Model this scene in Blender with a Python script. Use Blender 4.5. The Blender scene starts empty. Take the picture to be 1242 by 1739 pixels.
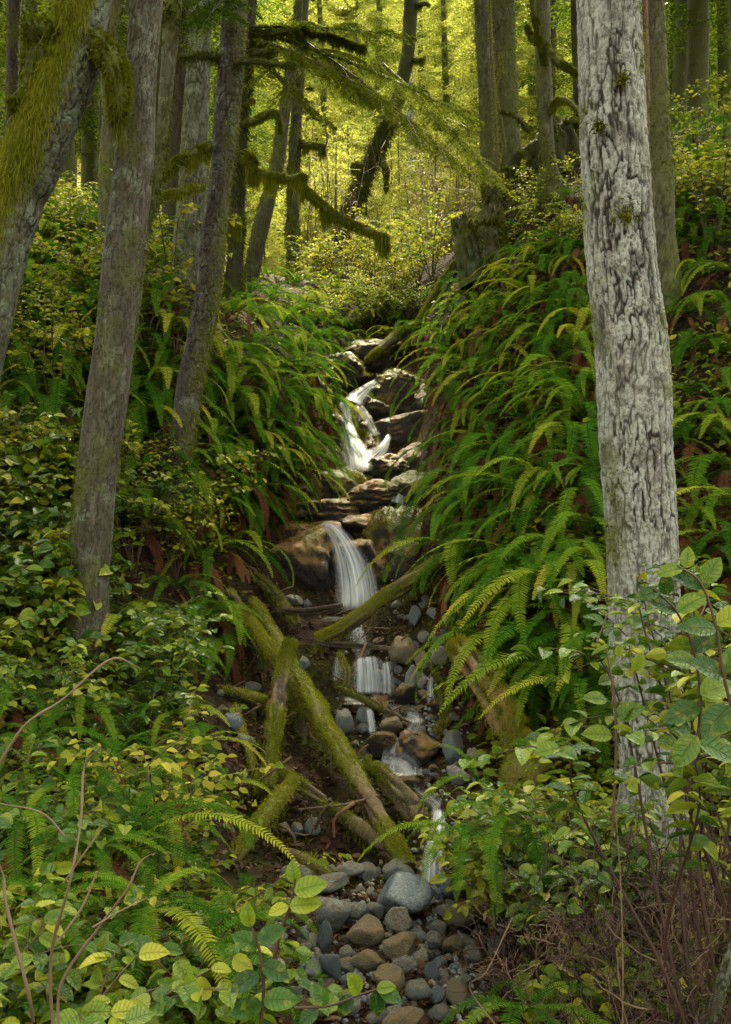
import bpy, bmesh, math, random
import numpy as np
from mathutils import Vector

# ------------------------------------------------------------------ camera, world, sun, exposure
S = bpy.context.scene
COL = S.collection
F = 1706.0                      # focal length in photo pixels (1242 wide)
CX, CY, CAMZ = 621.0, 869.5, 1.6
cam = bpy.data.cameras.new('camera')
cam.sensor_fit = 'HORIZONTAL'; cam.sensor_width = 36.0; cam.lens = 36.0 * F / 1242.0
cam.clip_start = 0.05; cam.clip_end = 800
cam_o = bpy.data.objects.new('camera', cam); COL.objects.link(cam_o)
cam_o.location = (0, 0, CAMZ); cam_o.rotation_euler = (math.radians(90), 0, 0)
S.camera = cam_o

SUN_EL, SUN_AZ = 56.0, 12.0    # degrees; azimuth clockwise from +Y
W = bpy.data.worlds.new('World'); S.world = W; W.use_nodes = True
wn = W.node_tree.nodes; wl = W.node_tree.links
bg = wn['Background']
sky = wn.new('ShaderNodeTexSky'); sky.sky_type = 'NISHITA'; sky.sun_disc = False
sky.sun_elevation = math.radians(SUN_EL); sky.sun_rotation = math.radians(SUN_AZ)
sky.air_density = 1.0; sky.dust_density = 5.0; sky.ozone_density = 0.6
wh = wn.new('ShaderNodeHueSaturation'); wh.inputs['Saturation'].default_value = 0.08
wt = wn.new('ShaderNodeMix'); wt.data_type = 'RGBA'; wt.blend_type = 'MULTIPLY'; wt.inputs[0].default_value = 1.0; wt.inputs[7].default_value = (1.0, .95, .80, 1)   # overcast grey at a warm white balance
wl.new(sky.outputs[0], wh.inputs['Color']); wl.new(wh.outputs[0], wt.inputs[6]); wl.new(wt.outputs[2], bg.inputs[0])
bg.inputs[1].default_value = 0.15

sun = bpy.data.lights.new('sun', 'SUN'); sun.energy = 2.8; sun.angle = math.radians(14); sun.color = (1.0, 0.86, 0.58)
sun_o = bpy.data.objects.new('sun', sun); COL.objects.link(sun_o)
_a, _e = math.radians(SUN_AZ), math.radians(SUN_EL)
_d = Vector((math.sin(_a) * math.cos(_e), math.cos(_a) * math.cos(_e), math.sin(_e)))
sun_o.rotation_euler = _d.to_track_quat('Z', 'Y').to_euler()

S.view_settings.view_transform = 'Standard'; S.view_settings.look = 'None'
S.view_settings.exposure = 3.05; S.view_settings.gamma = 1.0
S.render.engine = 'CYCLES'
S.cycles.max_bounces = 6; S.cycles.diffuse_bounces = 3; S.cycles.glossy_bounces = 2
S.cycles.transmission_bounces = 4; S.cycles.transparent_max_bounces = 12; S.cycles.volume_bounces = 0
S.cycles.caustics_reflective = False; S.cycles.caustics_refractive = False
S.cycles.use_denoising = True

# ------------------------------------------------------------------ numpy helpers
def wp(px, py, Y): return np.array([(px - CX) / F * Y, Y, CAMZ - (py - CY) / F * Y])
def pix(p): return (CX + p[0] / p[1] * F, CY - (p[2] - CAMZ) / p[1] * F)
def RNG(s): return np.random.default_rng(s)

def _h(ix, iy, iz, seed):
    h = (ix.astype(np.uint32) * np.uint32(374761393) + iy.astype(np.uint32) * np.uint32(668265263)
         + iz.astype(np.uint32) * np.uint32(2147483647) + np.uint32((seed * 974634777) & 0xffffffff))
    h = (h ^ (h >> np.uint32(13))) * np.uint32(1274126177)
    h = (h ^ (h >> np.uint32(15))) * np.uint32(2246822519)
    return ((h ^ (h >> np.uint32(16))) & np.uint32(0xffffff)).astype(np.float64) / 0xffffff
def vn(p, seed=0):
    p = np.asarray(p, float); i = np.floor(p).astype(np.int64); f = p - i
    f = f * f * f * (f * (f * 6 - 15) + 10)
    x, y, z = i[..., 0], i[..., 1], i[..., 2]; fx, fy, fz = f[..., 0], f[..., 1], f[..., 2]
    r = 0
    for dx in (0, 1):
        for dy in (0, 1):
            for dz in (0, 1):
                w = (fx if dx else 1 - fx) * (fy if dy else 1 - fy) * (fz if dz else 1 - fz)
                r = r + w * _h(x + dx, y + dy, z + dz, seed)
    return r * 2 - 1
def fbm(p, octv=4, seed=0, gain=.5):
    p = np.asarray(p, float); r = 0; a = 1; t = 0
    for k in range(octv):
        r = r + a * vn(p * 2.03 ** k + 17.3 * k, seed + k * 31); t += a; a *= gain
    return r / t
def sstep(a, b, x): t = np.clip((x - a) / (b - a), 0, 1); return t * t * (3 - 2 * t)
def unit(v): return v / np.maximum(np.linalg.norm(v, axis=-1, keepdims=True), 1e-9)
def catmull(pts, n):
    p = np.asarray(pts, float); p = np.vstack([2 * p[0] - p[1], p, 2 * p[-1] - p[-2]])
    m = len(p) - 3; u = np.linspace(0, m - 1e-6, n); i = u.astype(int); t = (u - i)[:, None]
    a, b, c, d = p[i], p[i + 1], p[i + 2], p[i + 3]
    return .5 * (2 * b + (c - a) * t + (2 * a - 5 * b + 4 * c - d) * t ** 2 + (3 * b - a - 3 * c + d) * t ** 3)

class MB:
    """collects vertices, quads and triangles of one mesh"""
    def __init__(s): s.v = []; s.q = []; s.t = []; s.r = []; s.x = {}; s.n = 0
    def add(s, v, q=None, t=None, r=0.5, **ex):
        v = np.asarray(v, float).reshape(-1, 3); k = len(v)
        s.v.append(v)
        if q is not None and len(q): s.q.append(np.asarray(q).reshape(-1, 4) + s.n)
        if t is not None and len(t): s.t.append(np.asarray(t).reshape(-1, 3) + s.n)
        s.r.append(np.broadcast_to(np.asarray(r, float), (k,)))
        for a, w in ex.items(): s.x.setdefault(a, []).append(np.broadcast_to(np.asarray(w, float), (k,)))
        s.n += k
    def mesh(s, name, mat, off=None, smooth=True):
        v = np.vstack(s.v)
        if off is not None: v = v - np.asarray(off)
        q = np.vstack(s.q) if s.q else np.zeros((0, 4), int); t = np.vstack(s.t) if s.t else np.zeros((0, 3), int)
        me = bpy.data.meshes.new(name); me.vertices.add(len(v)); me.vertices.foreach_set('co', v.astype(np.float32).ravel())
        loops = np.concatenate([q.ravel(), t.ravel()]).astype(np.int32)
        tot = np.concatenate([np.full(len(q), 4), np.full(len(t), 3)]).astype(np.int32)
        me.loops.add(len(loops)); me.loops.foreach_set('vertex_index', loops)
        me.polygons.add(len(tot)); me.polygons.foreach_set('loop_start', np.concatenate([[0], np.cumsum(tot)[:-1]]).astype(np.int32))
        me.polygons.foreach_set('loop_total', tot)
        me.polygons.foreach_set('use_smooth', np.full(len(tot), smooth))
        at = me.attributes.new('rnd', 'FLOAT', 'POINT'); at.data.foreach_set('value', np.concatenate(s.r).astype(np.float32))
        for a, w in s.x.items():
            w = np.concatenate(w)
            if len(w) == len(v):
                at = me.attributes.new(a, 'FLOAT', 'POINT'); at.data.foreach_set('value', w.astype(np.float32))
        me.update(calc_edges=True); me.materials.append(mat)
        return me
    def build(s, name, mat, parent=None, loc=None, smooth=True):
        """link as ONE object; vertices are in world space"""
        root = parent
        off = np.zeros(3)
        while root is not None: off = off + np.array(root.location); root = root.parent
        if loc is not None: off = np.asarray(loc, float)
        o = bpy.data.objects.new(name, s.mesh(name, mat, off, smooth)); COL.objects.link(o)
        if parent is not None: o.parent = parent
        elif loc is not None: o.location = tuple(loc)
        return o

REG = []     # things whose label is completed at the end from what they stand beside
def tag(o, label, cat, group=None, kind=None):
    if label: o['label'] = label
    if cat: o['category'] = cat
    if group: o['group'] = group
    if kind: o['kind'] = kind
    return o
def thing(name, loc, label, cat, group=None):
    o = bpy.data.objects.new(name, None); COL.objects.link(o); o.location = tuple(loc); o.empty_display_size = .05
    return tag(o, label, cat, group)
def copy_tree(o, parent=None):
    c = o.copy(); COL.objects.link(c); c.parent = parent
    for ch in list(o.children): copy_tree(ch, c)
    return c

# ------------------------------------------------------------------ materials
def nt(name):
    m = bpy.data.materials.new(name); m.use_nodes = True; t = m.node_tree; t.nodes.clear()
    return m, t
def N(t, typ, **kw):
    n = t.nodes.new(typ)
    for k, v in kw.items():
        if k.startswith('i_'): n.inputs[k[2:].replace('_', ' ')].default_value = v
        else: setattr(n, k, v)
    return n
def L(t, a, b): t.links.new(a, b)
def ramp(t, fac, stops, interp='LINEAR'):
    r = N(t, 'ShaderNodeValToRGB'); r.color_ramp.interpolation = interp; e = r.color_ramp.elements
    while len(e) < len(stops): e.new(0.5)
    for k, (p, c) in enumerate(stops): e[k].position = p; e[k].color = (*c, 1) if len(c) == 3 else c
    L(t, fac, r.inputs[0]); return r.outputs[0]
def attr(t, name): return N(t, 'ShaderNodeAttribute', attribute_name=name).outputs['Fac']
def noise(t, scale, detail=3, rough=.55, vec=None, sc3=None):
    n = N(t, 'ShaderNodeTexNoise'); n.inputs['Scale'].default_value = scale; n.inputs['Detail'].default_value = detail; n.inputs['Roughness'].default_value = rough
    if vec is None: vec = N(t, 'ShaderNodeTexCoord').outputs['Object']
    if sc3:
        mp = N(t, 'ShaderNodeMapping'); mp.inputs['Scale'].default_value = sc3; L(t, vec, mp.inputs[0]); vec = mp.outputs[0]
    L(t, vec, n.inputs['Vector']); return n.outputs['Fac']
def mixc(t, fac, a, b, mode='MIX'):
    m = N(t, 'ShaderNodeMix', data_type='RGBA', blend_type=mode)
    for v, s in ((fac, m.inputs[0]), (a, m.inputs[6]), (b, m.inputs[7])):
        if isinstance(v, (int, float)): s.default_value = v
        elif isinstance(v, tuple): s.default_value = (*v, 1)
        else: L(t, v, s)
    return m.outputs[2]
def mth(t, op, a, b=None, clamp=False):
    m = N(t, 'ShaderNodeMath', operation=op, use_clamp=clamp)
    for k, v in enumerate((a, b)):
        if v is None: continue
        if isinstance(v, (int, float)): m.inputs[k].default_value = v
        else: L(t, v, m.inputs[k])
    return m.outputs[0]
def rng_map(t, v, a, b):
    m = N(t, 'ShaderNodeMapRange', interpolation_type='SMOOTHSTEP'); L(t, v, m.inputs[0]); m.inputs[1].default_value = a; m.inputs[2].default_value = b
    return m.outputs[0]
def bump(t, h, dist, strength=1.0):
    b = N(t, 'ShaderNodeBump'); b.inputs['Distance'].default_value = dist; b.inputs['Strength'].default_value = strength
    L(t, h, b.inputs['Height']); return b.outputs[0]
def out(t, sh): L(t, sh, N(t, 'ShaderNodeOutputMaterial').inputs[0])

def leaf_mat(name, stops, rough=.45, trans=.3, spec=.4, vein=0, obj_var=.36):
    m, t = nt(name)
    f = attr(t, 'rnd')
    orn = N(t, 'ShaderNodeObjectInfo').outputs['Random']
    f = mth(t, 'ADD', f, mth(t, 'MULTIPLY', mth(t, 'SUBTRACT', orn, .5), obj_var), True)
    c = ramp(t, f, stops)
    bn = None
    if vein:
        nz = noise(t, 60, 3)
        au = mth(t, 'ABSOLUTE', attr(t, 'leaf_u')); ph = mth(t, 'SUBTRACT', mth(t, 'MULTIPLY', attr(t, 'leaf_v'), 7.0), mth(t, 'MULTIPLY', au, 1.3))
        vl = mth(t, 'ABSOLUTE', mth(t, 'SUBTRACT', mth(t, 'FRACT', ph), .5)); vn_ = mth(t, 'MAXIMUM', rng_map(t, vl, .10, .02), rng_map(t, au, .09, .02))
        c = mixc(t, mth(t, 'MULTIPLY', rng_map(t, nz, .50, .72), .6), c, mixc(t, .5, c, (.34, .28, .03)))
        c = mixc(t, mth(t, 'MULTIPLY', vn_, .16), c, (.26, .27, .06))
        bn = bump(t, mth(t, 'ADD', mth(t, 'MULTIPLY', vn_, -.6), nz), .004)
    p = N(t, 'ShaderNodeBsdfPrincipled'); L(t, c, p.inputs['Base Color']); p.inputs['Roughness'].default_value = rough
    p.inputs['Specular IOR Level'].default_value = spec
    if bn is not None: L(t, bn, p.inputs['Normal'])
    tr = N(t, 'ShaderNodeBsdfTranslucent'); L(t, mixc(t, .5, c, mixc(t, 1.0, c, (1.3, 1.25, .5), 'MULTIPLY')), tr.inputs[0])
    mx = N(t, 'ShaderNodeMixShader'); mx.inputs[0].default_value = trans
    L(t, p.outputs[0], mx.inputs[1]); L(t, tr.outputs[0], mx.inputs[2]); out(t, mx.outputs[0]); return m

def bark_mat(name, fiss, plate_a, plate_b, lichen, lich_amt=.5, moss=(.09, .11, .012), rough=.85, grain=(30, 30, 6), bdist=.006, flake=0):
    """attributes: fur 0 in a fissure, 1 on a plate; moss 0..1"""
    m, t = nt(name)
    fur = attr(t, 'fur'); ms = attr(t, 'moss')
    n1 = noise(t, 1.0, 5, .65, sc3=grain); n2 = noise(t, 7, 5, .65); n3 = noise(t, 45, 4, .7)
    pl = mixc(t, rng_map(t, n1, .3, .7), plate_a, plate_b)
    pl = mixc(t, mth(t, 'MULTIPLY', rng_map(t, n2, .62 - .3 * lich_amt, .78 - .3 * lich_amt), rng_map(t, n3, .3, .55)), pl, lichen)
    if flake:   # small dark chips and cracks between the scales of bark
        n5 = noise(t, 1, 4, .7, sc3=(55, 55, 26)); pl = mixc(t, mth(t, 'MULTIPLY', rng_map(t, n5, .50, .36), flake), pl, fiss)
    c = mixc(t, fur, fiss, pl)
    st = noise(t, 1, 4, .6, sc3=(7, 7, .7)); c = mixc(t, mth(t, 'MULTIPLY', rng_map(t, st, .50, .66), .55), c, mixc(t, .72, c, (.035, .030, .018)))      # damp streaks and stains
    n4 = noise(t, 5, 4, .6)
    mf = mth(t, 'MULTIPLY', ms, rng_map(t, mth(t, 'ADD', n4, mth(t, 'MULTIPLY', n3, .5)), .45, .8), True)
    mc = mixc(t, n3, tuple(.55 * x for x in moss), tuple(1.25 * x for x in moss))
    c = mixc(t, mf, c, mc)
    p = N(t, 'ShaderNodeBsdfPrincipled'); L(t, c, p.inputs['Base Color']); p.inputs['Roughness'].default_value = rough
    p.inputs['Specular IOR Level'].default_value = .25
    L(t, bump(t, mth(t, 'ADD', n1, mth(t, 'MULTIPLY', n3, .6)), bdist), p.inputs['Normal']); out(t, p.outputs[0]); return m

def rock_mat(name, stops, lit_tan=None, lit_tan_amt=.4, rough=(.2, .6), moss=0.0, sc=9, bd=.02, speck=.6):
    m, t = nt(name)
    orn = N(t, 'ShaderNodeObjectInfo').outputs['Random']
    n1 = noise(t, sc, 6, .65); n2 = noise(t, sc * 7, 4, .7); n3 = noise(t, sc * .45, 3)
    c = ramp(t, mth(t, 'ADD', mth(t, 'MULTIPLY', n1, .55), mth(t, 'MULTIPLY', orn, .5), True), stops)
    c = mixc(t, mth(t, 'MULTIPLY', rng_map(t, n2, .5, .75), speck), c, mixc(t, .5, c, (.5, .5, .45)))
    c = mixc(t, mth(t, 'MULTIPLY', rng_map(t, n2, .5, .3), .6), c, (.02, .02, .018))
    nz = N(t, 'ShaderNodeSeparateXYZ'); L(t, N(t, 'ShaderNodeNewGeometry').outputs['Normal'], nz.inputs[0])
    if lit_tan:   # warm light and golden wet sheen painted as tan colour on the upper faces
        f = mth(t, 'MULTIPLY', rng_map(t, mth(t, 'ADD', nz.outputs[2], mth(t, 'SUBTRACT', n1, .5)), .1, .75), rng_map(t, n3, .62 - .35 * lit_tan_amt, .72 - .3 * lit_tan_amt))
        c = mixc(t, f, c, mixc(t, n2, tuple(.6 * x for x in lit_tan), lit_tan))
    if moss:
        f = mth(t, 'MULTIPLY', rng_map(t, mth(t, 'ADD', nz.outputs[2], mth(t, 'MULTIPLY', n1, .8)), .75, 1.2), rng_map(t, n3, .7 - .4 * moss, .8 - .4 * moss))
        c = mixc(t, f, c, mixc(t, n2, (.035, .042, .004), (.13, .13, .012)))
    p = N(t, 'ShaderNodeBsdfPrincipled'); L(t, c, p.inputs['Base Color']); p.inputs['Specular IOR Level'].default_value = .3
    mr = N(t, 'ShaderNodeMapRange'); L(t, n1, mr.inputs[0]); mr.inputs[1].default_value = .35; mr.inputs[2].default_value = .65; mr.inputs[3].default_value = rough[0]; mr.inputs[4].default_value = rough[1]
    L(t, mr.outputs[0], p.inputs['Roughness'])
    L(t, bump(t, mth(t, 'ADD', n1, mth(t, 'MULTIPLY', n2, .35)), bd), p.inputs['Normal']); out(t, p.outputs[0]); return m

def wood_mat(name, a, b, c3, moss=(.11, .12, .012), rough=.8):
    return bark_mat(name, a, b, c3, c3, .1, moss, rough, (40, 40, 5), .008)

MAT = {}
MAT['fern'] = leaf_mat('fern', [(0, (.016, .055, .006)), (.4, (.050, .130, .010)), (.72, (.145, .215, .017)), (1, (.34, .31, .035))], .7, .40, 0.0)
MAT['dead'] = leaf_mat('dead_fern', [(0, (.032, .012, .005)), (.5, (.095, .036, .014)), (1, (.18, .085, .035))], .8, .15, .1)
MAT['salal'] = leaf_mat('salal_leaf', [(0, (.010, .046, .006)), (.36, (.034, .104, .009)), (.64, (.13, .195, .011)), (1, (.31, .315, .022))], .27, .27, .26, vein=1)
MAT['shrub'] = leaf_mat('small_leaf', [(0, (.026, .060, .006)), (.42, (.095, .145, .011)), (.75, (.24, .245, .020)), (1, (.38, .32, .045))], .55, .38, .10)
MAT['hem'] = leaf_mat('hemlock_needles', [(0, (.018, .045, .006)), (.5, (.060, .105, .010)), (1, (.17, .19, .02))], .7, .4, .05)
MAT['hemfar'] = leaf_mat('glade_needles', [(0, (.10, .14, .030)), (.5, (.215, .245, .052)), (1, (.40, .395, .105))], .7, .40, .05)  # bright hazy light of the glade put into the needle colour
MAT['moss'] = leaf_mat('moss', [(0, (.040, .050, .004)), (.5, (.12, .135, .008)), (1, (.25, .23, .016))], .9, .25, .05)
MAT['mossd'] = leaf_mat('dark_moss', [(0, (.020, .028, .003)), (.5, (.060, .076, .006)), (1, (.14, .14, .012))], .9, .2, .05)
MAT['twig'] = leaf_mat('twig_bark', [(0, (.018, .010, .007)), (.5, (.065, .034, .020)), (1, (.21, .15, .09))], .6, 0.0, .3)
MAT['litter'] = leaf_mat('litter_leaf', [(0, (.012, .007, .004)), (.5, (.05, .024, .010)), (1, (.16, .10, .045))], .8, .1, .15)
MAT['bark_pale'] = bark_mat('bark_pale', (.012, .009, .007), (.098, .092, .074), (.185, .182, .152), (.29, .31, .262), .9, bdist=.008, flake=.4)
MAT['bark_grey'] = bark_mat('bark_grey', (.022, .018, .012), (.040, .036, .022), (.088, .082, .054), (.13, .155, .105), .4, flake=.3)
MAT['bark_lichen'] = bark_mat('bark_lichen', (.015, .014, .008), (.058, .061, .036), (.11, .118, .078), (.17, .215, .15), .35, flake=.3)
MAT['bark_dark'] = bark_mat('bark_dark', (.010, .008, .006), (.026, .023, .018), (.060, .054, .042), (.14, .17, .155), .3, flake=.4)
MAT['bark_green'] = bark_mat('bark_green', (.014, .013, .006), (.050, .050, .022), (.085, .082, .040), (.13, .145, .085), .3)
MAT['bark_black'] = bark_mat('bark_black', (.006, .005, .003), (.018, .015, .009), (.040, .034, .020), (.05, .06, .03), .2)
MAT['log'] = wood_mat('log_wood', (.014, .009, .005), (.055, .036, .017), (.105, .072, .034))
MAT['rot'] = wood_mat('rotten_wood', (.024, .011, .006), (.105, .048, .022), (.19, .12, .065))
MAT['drift'] = wood_mat('driftwood', (.012, .009, .006), (.055, .036, .022), (.11, .08, .05))
MAT['stump'] = bark_mat('stump_wood', (.006, .005, .003), (.024, .021, .014), (.05, .044, .03), (.09, .16, .125), .4)
GREY = [(0, (.075, .100, .106)), (.3, (.125, .155, .158)), (.5, (.19, .228, .225)), (.7, (.27, .285, .255)), (.9, (.29, .26, .18))]
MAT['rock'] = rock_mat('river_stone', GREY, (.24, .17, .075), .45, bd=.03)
MAT['rock_blue'] = rock_mat('blue_stone', [(0, (.035, .048, .053)), (.5, (.065, .086, .094)), (1, (.125, .15, .15))], None, 0, (.2, .45), sc=14, bd=.008)
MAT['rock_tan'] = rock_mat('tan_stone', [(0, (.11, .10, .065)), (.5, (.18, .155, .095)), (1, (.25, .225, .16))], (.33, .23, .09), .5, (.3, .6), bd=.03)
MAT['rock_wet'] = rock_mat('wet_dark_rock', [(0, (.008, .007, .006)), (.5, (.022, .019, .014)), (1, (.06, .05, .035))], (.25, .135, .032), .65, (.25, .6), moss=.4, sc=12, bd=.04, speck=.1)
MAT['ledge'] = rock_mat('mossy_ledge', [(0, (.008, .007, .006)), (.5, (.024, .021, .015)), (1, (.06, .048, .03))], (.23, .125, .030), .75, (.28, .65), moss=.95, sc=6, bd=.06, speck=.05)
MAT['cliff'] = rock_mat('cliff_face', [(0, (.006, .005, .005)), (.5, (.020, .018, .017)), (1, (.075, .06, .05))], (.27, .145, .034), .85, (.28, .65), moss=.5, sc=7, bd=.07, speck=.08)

def soil():
    m, t = nt('forest_soil')
    n1 = noise(t, 3, 6, .65); n2 = noise(t, 28, 5, .7); n3 = noise(t, .8, 3)
    c = ramp(t, n2, [(.25, (.006, .004, .0025)), (.5, (.024, .014, .008)), (.75, (.070, .040, .020))])
    c = mixc(t, mth(t, 'MULTIPLY', rng_map(t, n1, .48, .62), .7), c, mixc(t, n2, (.014, .022, .003), (.055, .062, .008)))
    rk = mth(t, 'MULTIPLY', attr(t, 'rock'), rng_map(t, mth(t, 'ADD', n1, mth(t, 'MULTIPLY', attr(t, 'rock'), .3)), .45, .65), True)
    rc = mixc(t, rng_map(t, n1, .42, .6), mixc(t, n2, (.006, .005, .004), (.05, .04, .028)), mixc(t, n2, (.04, .024, .009), (.19, .11, .035)))
    c = mixc(t, rk, c, rc)
    g = attr(t, 'far'); c = mixc(t, g, c, mixc(t, n1, (.10, .11, .012), (.28, .25, .035)))  # sunlit brightness of the glade floor put into the far colour
    p = N(t, 'ShaderNodeBsdfPrincipled'); L(t, c, p.inputs['Base Color']); L(t, mth(t, 'SUBTRACT', .9, mth(t, 'MULTIPLY', rk, .35)), p.inputs['Roughness']); p.inputs['Specular IOR Level'].default_value = .1
    L(t, bump(t, mth(t, 'ADD', n2, n1), .05), p.inputs['Normal']); out(t, p.outputs[0]); return m
MAT['soil'] = soil()

def water_mat(name, dens, streak):
    """falling water: soft white veil, denser along its streaks, thin at its edges"""
    m, t = nt(name)
    u = attr(t, 'flow_u'); v = attr(t, 'flow_v')
    cb = N(t, 'ShaderNodeCombineXYZ'); L(t, u, cb.inputs[0]); L(t, v, cb.inputs[1])
    n1 = noise(t, 1, 4, .6, cb.outputs[0], (streak, .8, 1)); n2 = noise(t, 1, 3, .6, cb.outputs[0], (streak * 3, 1.6, 1))
    s = mth(t, 'ADD', mth(t, 'MULTIPLY', n1, .7), mth(t, 'MULTIPLY', n2, .3))
    ed = mth(t, 'MULTIPLY', rng_map(t, u, 0, .38), rng_map(t, u, 1, .62))
    ed = mth(t, 'MULTIPLY', ed, attr(t, 'rnd'))
    a = mth(t, 'MULTIPLY', mth(t, 'MULTIPLY', rng_map(t, s, .22, .72), dens), ed, True)
    c = ramp(t, s, [(.3, (.36, .42, .46)), (.7, (.66, .70, .72))])
    p = N(t, 'ShaderNodeBsdfPrincipled'); L(t, c, p.inputs['Base Color']); p.inputs['Roughness'].default_value = .35
    tl = N(t, 'ShaderNodeBsdfTranslucent'); L(t, c, tl.inputs[0])
    m1 = N(t, 'ShaderNodeMixShader'); m1.inputs[0].default_value = .35; L(t, p.outputs[0], m1.inputs[1]); L(t, tl.outputs[0], m1.inputs[2])
    tp = N(t, 'ShaderNodeBsdfTransparent'); mx = N(t, 'ShaderNodeMixShader'); L(t, a, mx.inputs[0]); L(t, tp.outputs[0], mx.inputs[1]); L(t, m1.outputs[0], mx.inputs[2])
    out(t, mx.outputs[0]); return m
MAT['fall'] = water_mat('falling_water', 1.05, 7)
def pool_mat():
    m, t = nt('pool_water')
    p = N(t, 'ShaderNodeBsdfPrincipled'); p.inputs['Base Color'].default_value = (.60, .62, .56, 1); p.inputs['Roughness'].default_value = .12
    L(t, bump(t, noise(t, 14, 3), .012), p.inputs['Normal'])
    tp = N(t, 'ShaderNodeBsdfTransparent'); mx = N(t, 'ShaderNodeMixShader')
    L(t, mth(t, 'MULTIPLY', rng_map(t, noise(t, 5, 3), .3, .7), mth(t, 'MULTIPLY', attr(t, 'rnd'), .75)), mx.inputs[0])
    L(t, tp.outputs[0], mx.inputs[1]); L(t, p.outputs[0], mx.inputs[2]); out(t, mx.outputs[0]); return m
MAT['pool'] = pool_mat()

# ------------------------------------------------------------------ terrain
GP = [wp(*a) for a in [
    (620, 1739, 3.2), (690, 1620, 3.7), (690, 1540, 4.15), (735, 1505, 4.42), (745, 1410, 4.75), (690, 1330, 5.3), (690, 1230, 6.0),
    (620, 1185, 6.55), (620, 1115, 6.85), (610, 1045, 7.5), (600, 1030, 7.75), (570, 900, 8.1), (570, 862, 8.6), (620, 808, 9.5), (600, 700, 10.7), (615, 650, 11.4),
    (640, 560, 13.5), (640, 505, 16), (620, 475, 19),
    (420, 1040, 7.2), (450, 960, 7.9), (400, 850, 8.2), (480, 855, 8.6), (330, 740, 8.3), (540, 745, 9.8), (480, 600, 10.5), (400, 500, 11.5),
    (430, 458, 14), (540, 645, 11.3), (580, 560, 13.3), (520, 500, 15), (305, 500, 9.4), (148, 1090, 5.8), (250, 1060, 6.3), (380, 1160, 6.2), (400, 1300, 5.2), (400, 1440, 4.7),
    (40, 800, 7.0), (60, 600, 8.5), (80, 450, 10), (100, 330, 12.5), (200, 700, 8.0), (220, 400, 11.5),
    (780, 1600, 3.8), (860, 1545, 4.1), (950, 1490, 4.3), (1110, 1450, 4.6), (850, 1260, 5.4), (780, 1310, 5.2), (760, 1160, 6.2), (730, 1000, 7.2), (800, 1010, 6.7),
    (740, 880, 8.1), (760, 780, 9.2), (720, 700, 10.6), (700, 620, 11.8), (690, 570, 13), (980, 1280, 5.1), (900, 1100, 5.9), (900, 950, 6.3), (950, 800, 7.0), (900, 650, 8.5), (850, 550, 9.8),
    (850, 480, 11), (920, 360, 11.4), (850, 335, 13.2), (780, 480, 12.5), (740, 455, 15), (1190, 1000, 5.5), (1200, 800, 6.5), (1200, 600, 7.6), (1190, 400, 9.2), (1200, 260, 11.5), (1240, 1300, 4.6), (1240, 1700, 3.0)]]
GP += [np.array(a, float) for a in [
    (-.75, 3.2, .04), (-1.2, 3, .18), (-2.5, 3, .45), (-.6, 4.2, .03), (-1.0, 4.5, .22), (-2, 4.5, .5), (-3.5, 4, .9), (-1.0, 2, .15), (.8, 2.5, .1), (0, 2, -.05), (0, 0, 0), (-2, 0, .3), (2, 0, .3),
    (3, 15, 7), (5, 10, 5.4), (5, 6, 2.8), (5, 3, 1.2), (-5, 3, 1.2), (-5, 6, 2.2), (-5, 10, 4.6), (-6, 15, 6.9), (0, 23, 6.7), (-3, 21, 6.6), (3, 21, 7.2),
    (0, 32, 8.2), (-12, 30, 11), (12, 30, 11.5), (0, 60, 20), (-40, 60, 28), (40, 60, 28), (0, 120, 45), (-100, 120, 60), (100, 120, 60), (-60, 10, 14), (60, 10, 14), (0, -6, -.6), (-40, -30, 2), (40, -30, 2), (0, -40, -2)]]
GP = np.array(GP)
def _phi(a, b): return np.sqrt(((a[:, None, :] - b[None, :, :]) ** 2).sum(-1) + .18 ** 2)
_n = len(GP); _A = np.zeros((_n + 3, _n + 3)); _A[:_n, :_n] = _phi(GP[:, :2], GP[:, :2]); _A[:_n, _n:] = np.c_[np.ones(_n), GP[:, :2]]; _A[_n:, :_n] = _A[:_n, _n:].T
_w = np.linalg.solve(_A, np.r_[GP[:, 2], 0, 0, 0])
def gz(x, y, rough=True):
    x = np.atleast_1d(np.asarray(x, float)); y = np.atleast_1d(np.asarray(y, float)); sh = x.shape
    p = np.c_[x.ravel(), y.ravel()]; r = np.empty(len(p))
    for k in range(0, len(p), 20000):
        q = p[k:k + 20000]; r[k:k + 20000] = _phi(q, GP[:, :2]) @ _w[:_n] + _w[_n] + q @ _w[_n + 1:]
    cx = np.interp(p[:, 1], [7.6, 8.3, 9.5, 10.7, 11.6, 13], [-.07, -.12, .04, .06, .12, .2])
    r = r - .34 * sstep(.75, .3, np.abs(p[:, 0] - cx)) * sstep(7.7, 8.1, p[:, 1]) * sstep(13, 12, p[:, 1])
    if rough:
        z0 = np.zeros(len(p))
        r = r + .05 * fbm(np.c_[p * 1.8, z0], 3, 5) + .022 * fbm(np.c_[p * 7, z0], 3, 9)
    return r.reshape(sh)
def g1(x, y): return float(gz(x, y)[0])
def hits(px, py, y0=1.5, y1=60, n=700):
    """world points where the photo rays meet the ground"""
    px = np.atleast_1d(np.asarray(px, float)); py = np.atleast_1d(np.asarray(py, float))
    ys = np.geomspace(y0, y1, n); X = (px[:, None] - CX) / F * ys; Z = CAMZ - (py[:, None] - CY) / F * ys
    G = _terr(X, np.broadcast_to(ys, X.shape)); b = Z < G; i = np.where(b.any(1), b.argmax(1), n - 1)
    k = np.arange(len(px)); return np.c_[X[k, i], ys[i], G[k, i]]
_gx = np.arange(-9, 9.01, .1); _gy = np.arange(1, 62, .1)
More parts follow.
